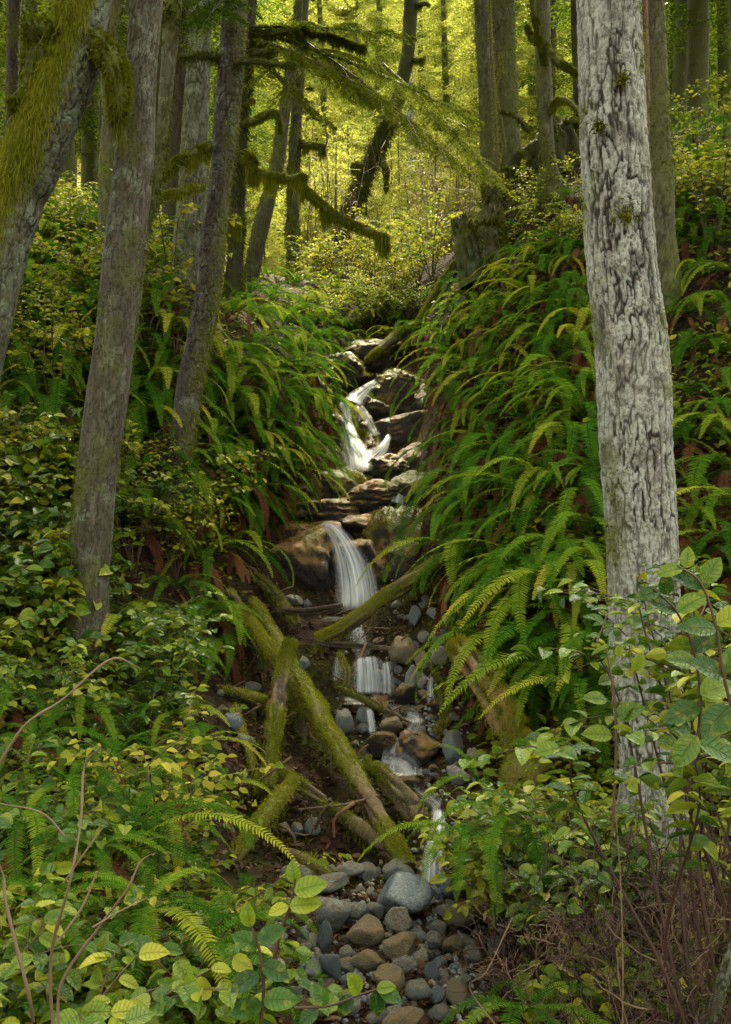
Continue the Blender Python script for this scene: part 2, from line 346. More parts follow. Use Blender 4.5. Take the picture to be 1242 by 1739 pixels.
_GX, _GY = np.meshgrid(_gx, _gy, indexing='ij'); _GZ = gz(_GX, _GY)
def _terr(X, Y):
    fx = np.clip((X + 9) / .1, 0, len(_gx) - 1.001); fy = np.clip((Y - 1) / .1, 0, len(_gy) - 1.001); i = fx.astype(int); j = fy.astype(int); a = fx - i; b = fy - j
    return _GZ[i, j] * (1 - a) * (1 - b) + _GZ[i + 1, j] * a * (1 - b) + _GZ[i, j + 1] * (1 - a) * b + _GZ[i + 1, j + 1] * a * b
def grad(x, y, e=.25):
    return float(gz(x + e, y, False)[0] - gz(x - e, y, False)[0]) / (2 * e), float(gz(x, y + e, False)[0] - gz(x, y - e, False)[0]) / (2 * e)

def grid_quads(n, m, wrap=False):
    i, j = np.meshgrid(np.arange(n - 1), np.arange(m if wrap else m - 1), indexing='ij'); j2 = (j + 1) % m
    return np.stack([i * m + j, i * m + j2, (i + 1) * m + j2, (i + 1) * m + j], -1).reshape(-1, 4)
xs = np.concatenate([-np.geomspace(70, 4.6, 30), np.arange(-4.5, 4.51, .055), np.geomspace(4.6, 70, 30)])
ysg = np.concatenate([np.linspace(-12, .9, 10), np.arange(1, 16, .055), np.geomspace(16.1, 92, 80)])
gx, gy = np.meshgrid(xs, ysg, indexing='ij'); gzz = gz(gx, gy)
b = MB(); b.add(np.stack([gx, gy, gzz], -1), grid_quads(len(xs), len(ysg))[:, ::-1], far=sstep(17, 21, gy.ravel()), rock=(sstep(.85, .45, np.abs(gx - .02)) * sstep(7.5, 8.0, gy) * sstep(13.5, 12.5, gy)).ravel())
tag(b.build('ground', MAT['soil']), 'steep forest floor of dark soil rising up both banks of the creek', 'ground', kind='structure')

# ------------------------------------------------------------------ generic builders
def tube(pts, rad, nth=20, ds=.05, disp=None, cap=True, seed=0):
    """swept tube through pts; disp(theta, s, R, P) -> (offset, fur, moss). returns dict of arrays"""
    pts = np.asarray(pts, float); rad = np.asarray(rad, float)
    ln = np.linalg.norm(np.diff(pts, axis=0), axis=1).sum(); n = max(4, int(ln / ds))
    c = catmull(np.c_[pts, rad], n); P = c[:, :3]; R = np.maximum(c[:, 3], .001)
    T = unit(np.gradient(P, axis=0)); ref = np.array([0, 1., 0]) if abs(T[0][1]) < .8 else np.array([1., 0, 0])
    U = unit(np.cross(T, ref)); V = np.cross(T, U)
    th = np.linspace(0, 2 * np.pi, nth, endpoint=False); s = np.r_[0, np.cumsum(np.linalg.norm(np.diff(P, axis=0), axis=1))]
    D = np.cos(th)[None, :, None] * U[:, None, :] + np.sin(th)[None, :, None] * V[:, None, :]
    TH = np.broadcast_to(th, (n, nth)); SS = np.broadcast_to(s[:, None], (n, nth)); RR = np.broadcast_to(R[:, None], (n, nth))
    fur = np.ones((n, nth)); ms = np.zeros((n, nth)); off = 0
    if disp is not None:
        q = np.stack([np.cos(TH) * RR, np.sin(TH) * RR, SS], -1)
        off, fur, ms = disp(q, D, P[:, None, :] + D * RR[..., None])
    v = P[:, None, :] + D * (RR + off)[..., None]
    return dict(v=v, d=D, fur=fur, ms=ms, q=grid_quads(n, nth, True), n=n, m=nth, P=P, R=R, T=T)
def put_tube(b, t, r=.5, cap=True):
    b.add(t['v'], t['q'], r=r, fur=t['fur'].ravel(), moss=t['ms'].ravel())
    if cap:
        n, m = t['n'], t['m']
        for e, rev in ((0, 0), (n - 1, 1)):
            ring = t['v'][e]; ce = ring.mean(0) + (t['T'][e] * (.12 if rev else -.12) * t['R'][e])
            k = np.arange(m); tri = np.stack([k, (k + 1) % m, np.full(m, m)], -1)
            b.add(np.vstack([ring, ce]), t=tri if rev else tri[:, ::-1], r=r, fur=np.r_[np.full(m, .8), .6], moss=0)
def blades(b, p, d, length, width, rng, r, bend=.5, seg=2):
    """slim tapering blades from points p along directions d, sagging with bend"""
    n = len(p); d = unit(d); sd = unit(np.cross(d, rng.normal(size=(n, 3)))); length = np.broadcast_to(length, (n,))[:, None]; width = np.broadcast_to(width, (n,))[:, None]
    mid = p + d * length * .55; tip = p + d * length; tip[:, 2] -= (bend * length)[:, 0] * .5
    mid[:, 2] -= (bend * length)[:, 0] * .12
    if seg == 1:
        v = np.stack([p - sd * width, p + sd * width, tip], 1); k = np.arange(n) * 3
        b.add(v, t=np.stack([k, k + 1, k + 2], -1), r=np.repeat(r, 3) if np.ndim(r) else r)
    else:
        v = np.stack([p - sd * width * .7, p + sd * width * .7, mid + sd * width, mid - sd * width, tip], 1); k = np.arange(n) * 5
        b.add(v, q=np.stack([k, k + 1, k + 2, k + 3], -1), t=np.stack([k + 3, k + 2, k + 4], -1), r=np.repeat(r, 5) if np.ndim(r) else r)
def tufts_on(b, t, rng, n, weight, length, width, r=(.2, .9), down=.3, out_=.6, bend=.6, jit=.02):
    """moss blades over the surface of tube t, denser where weight is high"""
    w = np.maximum(weight, 0).ravel(); w = w / w.sum(); k = rng.choice(len(w), n, p=w)
    p = t['v'].reshape(-1, 3)[k] + rng.normal(size=(n, 3)) * jit; nn = t['d'].reshape(-1, 3)[k]
    d = nn * out_ + rng.normal(size=(n, 3)) * .35; d[:, 2] -= down
    ln = length * rng.uniform(.4, 1.3, n)
    patch = .5 + .5 * fbm(p * 4, 2, 3)
    blades(b, p - nn * .004, d, ln, width * rng.uniform(.6, 1.3, n), rng, np.clip(r[0] + (r[1] - r[0]) * (.35 * rng.random(n) + .65 * patch), 0, 1), bend)
def up_weight(t, lo=-.1, hi=.8): return sstep(lo, hi, t['d'][..., 2])

# ------------------------------------------------------------------ trees
def path3(px):
    """list of (px, py, width_px, depth)"""
    P = np.array([wp(a, c, Y) for a, c, w, Y in px]); R = np.array([w / F * Y / 2 for a, c, w, Y in px]); return P, R
def bark_furrow(fu, fv, depth, seed, mossf=None, flare=None, lump=.02):
    def f(q, D, P):
        w = q + .007 * np.stack([vn(q * np.array([5, 5, 9.]), 3), vn(q * np.array([5, 5, 9.]) + 9, 4), 0 * q[..., 0]], -1)
        w = w * np.array([fu, fu, fv]) + np.array([.37, .71, .13])
        a = np.abs(fbm(w, 3, seed, .55)); c2 = np.abs(fbm(w * np.array([1.7, 1.7, 1.5]) + 31, 2, seed + 3))
        dp = .62 + .38 * sstep(-.4, .2, vn(q * np.array([5, 5, 2.6]) + 5, seed + 6))
        fur = 1 - dp * (1 - sstep(.015, .15, a) * (.40 + .60 * sstep(.0, .07, c2)))
        a3 = np.abs(fbm(w * np.array([2.3, 2.3, 2.6]) + 57, 2, seed + 13)); fur = fur * (1 - .5 * dp * (1 - sstep(.0, .09, a3)))
        fine = fbm(q * 60, 2, seed + 5)
        off = depth * (fur - .75) + depth * .22 * fine + depth * .25 * vn(q * np.array([26, 26, 34]), seed + 9) + lump * vn(P * 2.2, seed + 7)
        if flare is not None: off = off + flare(P)
        ms = mossf(q, D, P) if mossf is not None else np.zeros(fur.shape)
        return off, np.clip(fur + .12 * fine, 0, 1), ms
    return f
def build_trunk(parent, px, mat, disp, nth, ds, name='trunk'):
    P, R = path3(px); t = tube(P, R, nth, ds, disp); b = MB(); put_tube(b, t, cap=True)
    o = b.build(name, MAT[mat], parent); return t, o
def moss_part(parent, parts, name='moss', mat='moss'):
    b = MB()
    for fn in parts: fn(b)
    return b.build(name, MAT[mat], parent)
def limb(parent, px, mat='bark_green', moss=True, hang=.15, nm=900, hl=.09, name='branch', rng=None, thick=1.0, mmat='moss', dens=1.0):
    """a bare limb as a part, its moss coat and hanging strands as its sub-part"""
    rng = rng or RNG(int(abs(px[0][0] * 7 + px[0][1] * 3)))
    P, R = path3(px); ln = np.linalg.norm(np.diff(P, axis=0), axis=1).sum()
    t = tube(P, R, 9, .025, lambda q, D, Pw: (.25 * .02 * fbm(Pw * 14, 2, 4), np.clip(.6 + .6 * fbm(q * 40, 2, 2), 0, 1), np.full(q.shape[:2], .8)))
    b = MB(); put_tube(b, t)
    for k in range(int(3 + ln * 4)):
        i = rng.integers(2, len(t['P'])); p0 = t['P'][i]; d = rng.normal(size=3) * [1, .8, .5]; d = d / np.linalg.norm(d) * rng.uniform(.06, .22); put_tube(b, tube([p0, p0 + d * .5 + rng.normal(size=3) * .015, p0 + d + [0, 0, -.03]], [.005, .0035, .0015], 4, .03, lambda q, D, Pw: (0, np.ones(q.shape[:2]), np.ones(q.shape[:2]))), .5, False)
    o = b.build(name, MAT[mat], parent)
    if moss:
        m = MB(); n = int(nm * dens * max(.3, ln) * 2.2); bw = .0019 * max(1, px[0][3] / 8)
        tufts_on(m, t, rng, n, (.35 + up_weight(t)) * (.12 + sstep(-.3, .3, vn(t['v'] * 9, 6))), .022 * thick, bw, (.1, .8), .35, .8, .5, .006)
        k = rng.integers(0, len(t['P']), int(n * .38)); sp = t['P'][k] + rng.normal(size=(len(k), 3)) * .012
        cl = .35 + .65 * sstep(-.2, .4, vn(sp * 7, 2)); dd = rng.normal(size=(len(k), 3)) * .12; dd[:, 2] -= 1
        blades(m, sp, dd, hl * cl * rng.uniform(.3, 2.0, len(k)), bw, rng, .1 + .5 * rng.random(len(k)), 0)
        m.build('moss', MAT[mmat], o)
    return o

# conifer sprays: an axis with side twigs that bear flat needle leaves
def spray(b, base, d, Lb, droop, twig, lw, rng, r0, step=.05, twb=None, dens=1.0, ns=.03):
    d = d / np.linalg.norm(d); n = max(5, int(Lb / step)); t = np.linspace(.04, 1, n)
    hz = unit(np.array([d[1], -d[0], 0.]) + 1e-6)
    ax = base + np.outer(t * Lb, d); ax[:, 2] -= droop * Lb * t ** 2
    ax += hz * (.06 * Lb * math.sin(rng.uniform(0, 6)) * t ** 2)[:, None] if False else 0
    tng = unit(np.gradient(ax, axis=0))
    if twb is not None:
        q = tube(ax[[0, n // 3, 2 * n // 3, n - 1]], [.010 * Lb, .008 * Lb, .005 * Lb, .001], 5, Lb / 8); put_tube(twb, q, .25, False)
    for s in (-1, 1):
        tl = twig * (np.sin(np.pi * np.clip(t * .86 + .1, 0, 1)) ** .7) * rng.uniform(.6, 1.25, n)
        td = unit(tng * .62 + s * hz * .78 + rng.normal(size=(n, 3)) * .10); td[:, 2] -= rng.uniform(.02, .3, n); td = unit(td)
        m = max(3, int(twig / ns * dens)); u = np.linspace(.05, 1, m)
        pos = ax[:, None, :] + td[:, None, :] * (tl[:, None] * u)[..., None]; pos[..., 2] -= (.18 * tl[:, None] * u ** 2)
        pr = unit(np.cross(td, np.array([0, 0, 1.])))
        for s2 in (-1, 1):
            ld = unit(td[:, None, :] * .7 + s2 * pr[:, None, :] * .75 + rng.normal(size=(n, m, 3)) * .22)
            ll = (lw[0] * (1.15 - .6 * u)[None, :] * rng.uniform(.6, 1.3, (n, m)))[..., None]
            p0 = pos.reshape(-1, 3); e = (pos + ld * ll).reshape(-1, 3); k = len(p0)
            w = unit(np.cross(ld.reshape(-1, 3), rng.normal(size=(k, 3)) * .35 + np.array([0, 0, 1.]))) * lw[1]
            mid = (p0 + e) / 2
            v = np.stack([p0, mid - w, e, mid + w], 1); i = np.arange(k) * 4
            rr = np.clip(r0 + .25 * rng.normal(size=k) + .18 * np.tile(u, n) + .15 * (s * .2), 0, 1)
            b.add(v, q=np.stack([i, i + 1, i + 2, i + 3], -1), r=np.repeat(rr, 4))

# ------------------------------------------------------------------ fern fronds
def frond_mesh(name, L0, e0, e1, seed, mat, np_=36, wmax=.10, curl=0.0, tone=.4, pw=.23):
    """one frond along local +X: arching rachis with two rows of narrow leaflets"""
    rng = RNG(seed); n = 48; t = np.linspace(0, 1, n)
    th = np.radians(e0 + (e1 - e0) * t ** .9); side = curl * t ** 2 * L0
    dx = np.cos(th) * L0 / n; dz = np.sin(th) * L0 / n
    P = np.stack([np.cumsum(dx), side, np.cumsum(dz)], -1); P -= P[0]
    T = unit(np.gradient(P, axis=0)); SD = unit(np.cross(np.array([0, 0, 1.]) + T * 1e-3, T)); NR = np.cross(T, SD)
    b = MB()
    q = tube(P[::4], np.linspace(.0042, .0010, len(P[::4])), 4, L0 / 16); b.add(q['v'], q['q'], r=np.clip(tone - .1, 0, 1))
    u = np.linspace(.10, .995, np_); i = np.clip((u * (n - 1)), 0, n - 1.001); k = i.astype(int); f = (i - k)[:, None]
    pp = P[k] * (1 - f) + P[np.minimum(k + 1, n - 1)] * f; tt = T[k]; sd = SD[k]; nn = NR[k]
    prof = wmax * (np.clip(1.45 * (u + .16), 0, 1) ** .6) * np.clip((1.02 - u) * 1.75, 0, 1) ** .62
    sp = L0 * .9 / np_
    for s in (-1, 1):
        ln = (prof * rng.uniform(.86, 1.1, np_))[:, None]
        d = unit(s * sd + tt * (.22 + .25 * u[:, None]) + nn * rng.uniform(-.05, .16, (np_, 1)) + rng.normal(size=(np_, 3)) * .05)
        w = unit(tt - d * (tt * d).sum(-1, keepdims=True)) * sp * pw * 1.35
        dr = np.array([0, 0, -1.]) * ln * rng.uniform(.05, .22, (np_, 1))
        a = pp; m1 = pp + d * ln * .12; m2 = pp + d * ln * .60 + dr * .4; e = pp + d * ln + dr + tt * ln * .05
        v = np.stack([a, m1 - w, m1 + w, m2 - w * .85, m2 + w * .85, e], 1)
        o = np.arange(np_)[:, None] * 6
        tr = np.concatenate([o + [0, 1, 2], o + [3, 5, 4]]); qd = o + [1, 3, 4, 2]
        if s < 0: tr = tr[:, ::-1]; qd = qd[:, ::-1]
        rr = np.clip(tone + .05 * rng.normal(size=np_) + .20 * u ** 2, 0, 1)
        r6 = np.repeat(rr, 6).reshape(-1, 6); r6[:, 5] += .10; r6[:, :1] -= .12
        b.add(v, q=qd, t=tr, r=np.clip(r6, 0, 1).ravel())
    return b, b.mesh(name, MAT[mat])
FR = []
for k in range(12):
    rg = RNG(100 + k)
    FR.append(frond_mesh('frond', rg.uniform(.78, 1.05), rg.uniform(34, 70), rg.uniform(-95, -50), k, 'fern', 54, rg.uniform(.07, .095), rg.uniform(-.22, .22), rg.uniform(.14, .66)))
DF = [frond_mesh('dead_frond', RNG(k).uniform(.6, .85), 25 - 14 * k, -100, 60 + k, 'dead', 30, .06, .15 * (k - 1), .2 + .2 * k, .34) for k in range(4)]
def fern_root(p, down, label, group, scale, rng, nf=11, dead=3, spread=118, phrase=None):
    """a fern crown at p whose fronds lean to the compass angle down (radians); fronds are children"""
    r = thing('sword_fern', p, label, 'fern', group)
    r.rotation_euler = (0, 0, down); r.scale = (scale,) * 3
    for k in range(nf):
        a = math.radians((k + .5) / nf * 2 * spread - spread + rng.uniform(-14, 14)); j = rng.integers(len(FR))
        o = bpy.data.objects.new('frond', FR[j][1]); COL.objects.link(o); o.parent = r
        lean = abs(a) / math.radians(150)
        o.rotation_euler = (rng.normal() * .12, rng.normal() * .14 - .18 * lean, a); s = rng.uniform(.75, 1.12) * (1 - .28 * lean); o.scale = (s, s, s)
    for k in range(dead):
        o = bpy.data.objects.new('dead_frond', DF[rng.integers(len(DF))][1]); COL.objects.link(o); o.parent = r
        o['label'] = 'rusty dead frond hanging below the crown'
        o.rotation_euler = (0, rng.uniform(-.1, .4), rng.uniform(-1.5, 1.5)); s = rng.uniform(.7, 1.1); o.scale = (s, s, s); o.location = (.02, 0, -.02)
    return r
def merged_fern(seed, nf, dead, spread=118):
    rng = RNG(seed); g = MB(); dd = MB()
    def put(dst, src, a, tilt, roll, s):
        ca, sa = math.cos(a), math.sin(a); ct, st = math.cos(tilt), math.sin(tilt)
        Ry = np.array([[ct, 0, st], [0, 1, 0], [-st, 0, ct]]); Rz = np.array([[ca, -sa, 0], [sa, ca, 0], [0, 0, 1]]); M = Rz @ Ry * s
        v = np.vstack(src.v) @ M.T
        dst.add(v, q=np.vstack(src.q), t=np.vstack(src.t), r=np.clip(np.concatenate(src.r) + rng.normal() * .1, 0, 1))
    for k in range(nf):
        a = math.radians((k + .5) / nf * 2 * spread - spread + rng.uniform(-14, 14)); lean = abs(a) / 2.6
        put(g, FR[rng.integers(len(FR))][0], a, rng.normal() * .14 - .18 * lean, 0, rng.uniform(.7, 1.1) * (1 - .28 * lean))
    for k in range(dead): put(dd, DF[rng.integers(len(DF))][0], rng.uniform(-1.5, 1.5), rng.uniform(-.1, .4), 0, rng.uniform(.6, 1))
    return g.mesh('fronds', MAT['fern']), dd.mesh('dead_fronds', MAT['dead'])
MF = [merged_fern(300 + k, 9 + k % 5, 6) for k in range(7)]
def small_fern(p, down, label, group, scale, rng):
    r = thing('sword_fern', p, label, 'fern', group); r.rotation_euler = (0, 0, down); r.scale = (scale,) * 3
    a, c = MF[rng.integers(len(MF))]
    for nm, me in (('fronds', a), ('dead_fronds', c)):
        o = bpy.data.objects.new(nm, me); COL.objects.link(o); o.parent = r
    return r

# ------------------------------------------------------------------ leafy shrubs
def leaf_arrays(b, p, d, up, ln, wd, rng, r, rows=4, droop=.25, fold=.22):
    """oval pointed leaves at points p pointing along d, faces along up; folded at the midrib"""
    n = len(p); d = unit(d); sd = unit(np.cross(d, up)); nn = np.cross(sd, d); ln = np.broadcast_to(ln, (n,))[:, None]; wd = np.broadcast_to(wd, (n,))[:, None]
    if rows >= 4: ts = np.array([0, .10, .28, .50, .72, .89, 1.0]); ws = np.array([.05, .58, .92, 1.0, .80, .40, .02])
    else: ts = np.array([0, .22, .62, 1.0]); ws = np.array([.06, .8, .9, .03])
    V = []
    for t, w in zip(ts, ws):
        c = p + d * ln * t - nn * ln * droop * t * t
        V += [c - sd * wd * .5 * w + nn * wd * fold * w, c, c + sd * wd * .5 * w + nn * wd * fold * w]
    v = np.stack(V, 1); m = len(ts); o = np.arange(n)[:, None] * (3 * m); Q = []
    for k in range(m - 1):
        for s in (0, 1): Q.append(o + [3 * k + s, 3 * k + s + 1, 3 * k + 4 + s, 3 * k + 3 + s])
    rr = np.repeat(np.broadcast_to(r, (n,)), 3 * m).reshape(n, -1) + np.tile([.05, -.06, .05], m)
    b.add(v, q=np.concatenate(Q), r=np.clip(rr, 0, 1).ravel(), leaf_u=np.tile(np.tile([-1., 0, 1], m), n), leaf_v=np.tile(np.repeat(ts, 3), n))
def stem_leaves(bl, P, rng, ln, asp, gap, r0, start=.25, flat=.8, rows=4, rv=.22):
    """alternate leaves along the sampled path P"""
    s = np.r_[0, np.cumsum(np.linalg.norm(np.diff(P, axis=0), axis=1))]; Lt = s[-1]
    u = np.arange(start * Lt, Lt, gap); u = np.r_[u, Lt]; n = len(u)
    p = np.stack([np.interp(u, s, P[:, k]) for k in range(3)], -1); T = unit(np.stack([np.interp(u, s, np.gradient(P[:, k])) for k in range(3)], -1))
    hz = unit(np.cross(T, np.array([0, 0, 1.])) + 1e-4 * rng.normal(size=(n, 3))); sg = np.where(np.arange(n) % 2, 1, -1)[:, None]
    d = unit(T * .45 + hz * sg * rng.uniform(.6, 1.2, (n, 1)) + rng.normal(size=(n, 3)) * .3); d[:, 2] = d[:, 2] * .6 - .06
    up = unit(np.array([0, 0, flat]) + rng.normal(size=(n, 3)) * .38 + np.array([0, -.25, 0]))
    l = ln * rng.uniform(.65, 1.2, n)
    leaf_arrays(bl, p + d * .004, d, up, l, l * asp * rng.uniform(.85, 1.15, n), rng, np.clip(r0 + rng.normal(size=n) * rv, 0, 1), rows, rng.uniform(.05, .42))
def shrub_variant(seed, h, nst, ln, asp, gap, r0, lmat, nside=3, spread=.6, rows=4):
    rng = RNG(seed); bs = MB(); bl = MB()
    for k in range(nst):
        a = k / nst * 6.283 + rng.uniform(-.5, .5); hh = h * rng.uniform(.65, 1.15); sp = spread * hh * rng.uniform(.4, 1.1)
        e = np.array([math.cos(a) * sp, math.sin(a) * sp, hh]); c = [np.zeros(3), e * [.25, .25, .4] + rng.normal(size=3) * .03, e * [.65, .65, .8] + rng.normal(size=3) * .04, e]
        P = catmull(c, 24); P[:, 2] -= .12 * hh * np.linspace(0, 1, 24) ** 3; q = tube(P[::4], np.linspace(.0055, .0016, 6) * (h / .6) ** .5, 5, .05); put_tube(bs, q, rng.uniform(.2, .6), False)
        stem_leaves(bl, P, rng, ln, asp, gap, r0, .35, rows=rows)
        for j in range(nside):
            i = rng.integers(8, 21); a2 = a + rng.uniform(-1.4, 1.4); l2 = h * rng.uniform(.25, .5)
            e2 = P[i] + np.array([math.cos(a2) * l2, math.sin(a2) * l2, l2 * rng.uniform(-.05, .5)]); Q = catmull([P[i], (P[i] + e2) / 2 + rng.normal(size=3) * .02 + [0, 0, .03], e2], 12)
            q = tube(Q[::3], np.linspace(.0028, .0010, 4), 4, .05); put_tube(bs, q, rng.uniform(.3, .7), False); stem_leaves(bl, Q, rng, ln, asp, gap, r0, .1, rows=rows)
    return bs.mesh('stem', MAT['twig']), bl.mesh('foliage', MAT[lmat])
SALAL = [shrub_variant(500 + k, .55 + .1 * (k % 3), 6, .076, .62, .038, .46 + .06 * (k % 3), 'salal', 4) for k in range(5)]
BRIGHT = [shrub_variant(580 + k, .62, 7, .074, .58, .036, .62, 'salal', 4) for k in range(3)]  # yellower leaf tone
LOW = [shrub_variant(540 + k, .30, 7, .060, .62, .032, .46 + .08 * (k % 3), 'salal', 4, .9) for k in range(4)]
HUCK = [shrub_variant(520 + k, .62 + .15 * (k % 3), 7, .056, .62, .040, .46 + .06 * (k % 3), 'shrub', 4, .7, 2) for k in range(5)]
def tall_variant(seed):
    rng = RNG(seed); bs = MB(); bl = MB()
    for k in range(6):
        a = k / 6 * 6.283 + rng.uniform(-.5, .5); hh = 1.2 * rng.uniform(.75, 1.1); sp = .45 * rng.uniform(.3, 1)
        e = np.array([math.cos(a) * sp, math.sin(a) * sp, hh]); P = catmull([np.zeros(3), e * [.3, .3, .4] + rng.normal(size=3) * .04, e * [.7, .7, .8] + rng.normal(size=3) * .05, e], 24)
        put_tube(bs, tube(P[::3], np.linspace(.0065, .002, 8), 5, .06), rng.uniform(.1, .4), False); stem_leaves(bl, P, rng, .060, .6, .040, .50, .62)
        for j in range(3):
            i = rng.integers(14, 22); a2 = a + rng.uniform(-1.8, 1.8); l2 = rng.uniform(.2, .38); e2 = P[i] + np.array([math.cos(a2) * l2, math.sin(a2) * l2, rng.uniform(-.05, .14)]); Q = catmull([P[i], (P[i] + e2) / 2 + rng.normal(size=3) * .02 + [0, 0, .03], e2], 12)
            put_tube(bs, tube(Q[::3], np.linspace(.003, .0012, 4), 4, .05), rng.uniform(.2, .5), False); stem_leaves(bl, Q, rng, .058, .6, .034, .52, .15)
    return bs.mesh('stem', MAT['twig']), bl.mesh('foliage', MAT['salal'])
TALL = [tall_variant(560 + k) for k in range(3)]
def shrub(kind, p, label, group, scale, rng, rz=None, tilt=(0, 0)):
    name, vs = {'salal': ('salal_shrub', SALAL), 'low': ('low_salal', LOW), 'tall': ('salal_shrub', TALL), 'bright': ('salal_shrub', BRIGHT), 'huck': ('huckleberry_bush', HUCK)}[kind]
    r = thing(name, p, label, 'shrub', group); r.rotation_euler = (tilt[0], tilt[1], rng.uniform(0, 6.28) if rz is None else rz); r.scale = (scale,) * 3
    a, c = vs[rng.integers(len(vs))]
    for nm, me in (('stem', a), ('foliage', c)):
        o = bpy.data.objects.new(nm, me); COL.objects.link(o); o.parent = r
    return r

# ------------------------------------------------------------------ stones
def rock_arrays(seed, sub=3, facets=9, sharp=.5, nz=.10, flat=1.0):
    rng = RNG(seed); bm = bmesh.new(); bmesh.ops.create_icosphere(bm, subdivisions=sub, radius=1)
    v = np.array([x.co for x in bm.verts]); t = np.array([[x.index for x in f.verts] for f in bm.faces]); bm.free()
    nr = unit(rng.normal(size=(facets, 3))); ds = rng.uniform(.50, .95, facets); c = v @ nr.T
    rr = np.where(c > .05, ds / np.maximum(c, .05), 9); p = 8 + 22 * sharp
    r = (np.minimum(rr, 1.6) ** -p).sum(1) + 1.05 ** -p; r = r ** (-1 / p)
    v = v * r[:, None]; v *= (1 + nz * fbm(v * 1.7 + seed, 4, seed) + .3 * nz * fbm(v * 6 + seed, 3, seed + 5))[:, None]; v /= np.abs(v).max(0); v[:, 2] *= flat
    return v, t
STONE = []
for k in range(12):
    v, t = rock_arrays(700 + k, 4, 6 + k % 5, [.5, 1.0, 1.4][k % 3], .16); b = MB(); b.add(v, t=t); STONE.append(b)
SM = {}
def stone_mesh(k, mat, smooth=True):
    if (k, mat) not in SM: SM[(k, mat)] = STONE[k].mesh('stone', MAT[mat], smooth=smooth)
    return SM[(k, mat)]
def stone(name, p, size, mat, rng, label=None, group=None, k=None, rot=None, cat='rock'):
    o = bpy.data.objects.new(name, stone_mesh(int(rng.integers(12)) if k is None else k, mat)); COL.objects.link(o)
    o.location = tuple(p); o.scale = tuple(size); o.rotation_euler = (rng.normal() * .25, rng.normal() * .25, rng.uniform(0, 6.28)) if rot is None else rot
    return tag(o, label, cat, group)

# ------------------------------------------------------------------ labels that say which one
LM = [('the pale furrowed trunk', [(1036, 80), (1045, 260), (1056, 450), (1072, 640), (1085, 820), (1094, 1000), (1100, 1180), (1112, 1380)]),
      ('the straight grey trunk', [(245, 60), (232, 250), (212, 440), (188, 640), (160, 880), (148, 1060)]), ('the dark leaning trunk', [(400, 40), (380, 260), (355, 480), (322, 660)]),
      ('the mossy forked trunk', [(140, 30), (100, 160), (45, 310), (-5, 470)]), ('the upper waterfall', [(600, 680), (605, 770)]), ('the main waterfall', [(590, 930), (605, 1010)]),
      ('the crossed mossy logs', [(440, 1080), (480, 1150), (560, 1270), (640, 1390)]), ('the rotten stump', [(810, 400), (820, 450)]), ('the paired mossy trunks', [(825, 150), (860, 250)]),
      ('the smooth blue boulder', [(680, 1518)]), ('the reddish rotten log', [(840, 1190)]), ('the golden wet rock', [(705, 1280)]), ('the white waterfall by the cobbles', [(740, 1450)])]
ORD = ['', 'second ', 'third ', 'fourth ', 'fifth ', 'sixth ', 'seventh ', 'eighth ', 'ninth ', 'tenth ', 'eleventh ', 'twelfth ', 'thirteenth ', 'fourteenth ', 'fifteenth ', 'sixteenth ', 'seventeenth ', 'eighteenth ', 'nineteenth ', 'twentieth ']
def finish_labels():
    G = {}
    for o, phrase, p in REG:
        u, v = pix(p); best = min(((math.hypot(u - a, v - c), n, a, c) for n, ps in LM for a, c in ps), key=lambda z: z[0])
        dx, dy = u - best[2], v - best[3]
        w = ('left of' if dx < 0 else 'right of') if abs(dx) > abs(dy) else ('above' if dy < 0 else 'below')
        G.setdefault((phrase, best[1], w), []).append((best[0], o))
    for (phrase, lm, w), es in G.items():
        es.sort(key=lambda z: z[0])
        for i, (d, o) in enumerate(es):
            o['label'] = f'{phrase} {w} {lm}' if len(es) == 1 else f'{phrase} {w} {lm}, {ORD[i] if i < 20 else ("twenty-" + (ORD[i - 20] if i > 20 else "first ") if i < 29 else "thirty-odd ")}nearest'

# ================================================================== TREES
rng = RNG(1)
def base_of(px): a = px[0]; p = wp(a[0], a[1], a[3]); return p
# --- pale furrowed trunk, right
PX = [(1128, 1530, 112, 4.6), (1122, 1460, 108, 4.6), (1112, 1330, 110, 4.6), (1100, 1180, 117, 4.6), (1094, 1030, 121, 4.6), (1089, 880, 121, 4.6), (1080, 730, 121, 4.6), (1072, 580, 118, 4.6), (1056, 450, 115, 4.6), (1048, 300, 114, 4.6), (1038, 150, 110, 4.6), (1034, 0, 107, 4.6), (1028, -200, 102, 4.6), (1015, -800, 90, 4.65), (1000, -1800, 66, 4.7)]
p = base_of(PX); p[2] = g1(p[0], p[1])
r = thing('tree', p, 'thick pale grey tree trunk with deep dark furrows and white lichen', 'tree', 'trees beside the creek')
def mf(q, D, P): return .75 * sstep(.45, .95, np.abs(D[..., 0])) * sstep(-.1, .4, fbm(P * 5, 4, 8))
t, o = build_trunk(r, PX, 'bark_pale', bark_furrow(30, 6.5, .0105, 11, mf, lambda P: .10 * sstep(.55, 0, P[..., 2]) ** 2, .006), 240, .0065)
rg = RNG(11)
moss_part(r, [lambda b: tufts_on(b, t, rg, 5200, np.clip(t['ms'] - .2, 0, 1) * (.3 + .7 * (t['fur'] < .6)) * (t['v'][..., 2] < 4.2), .014, .0028, (.1, .7), .2, .6, .4, .004)])
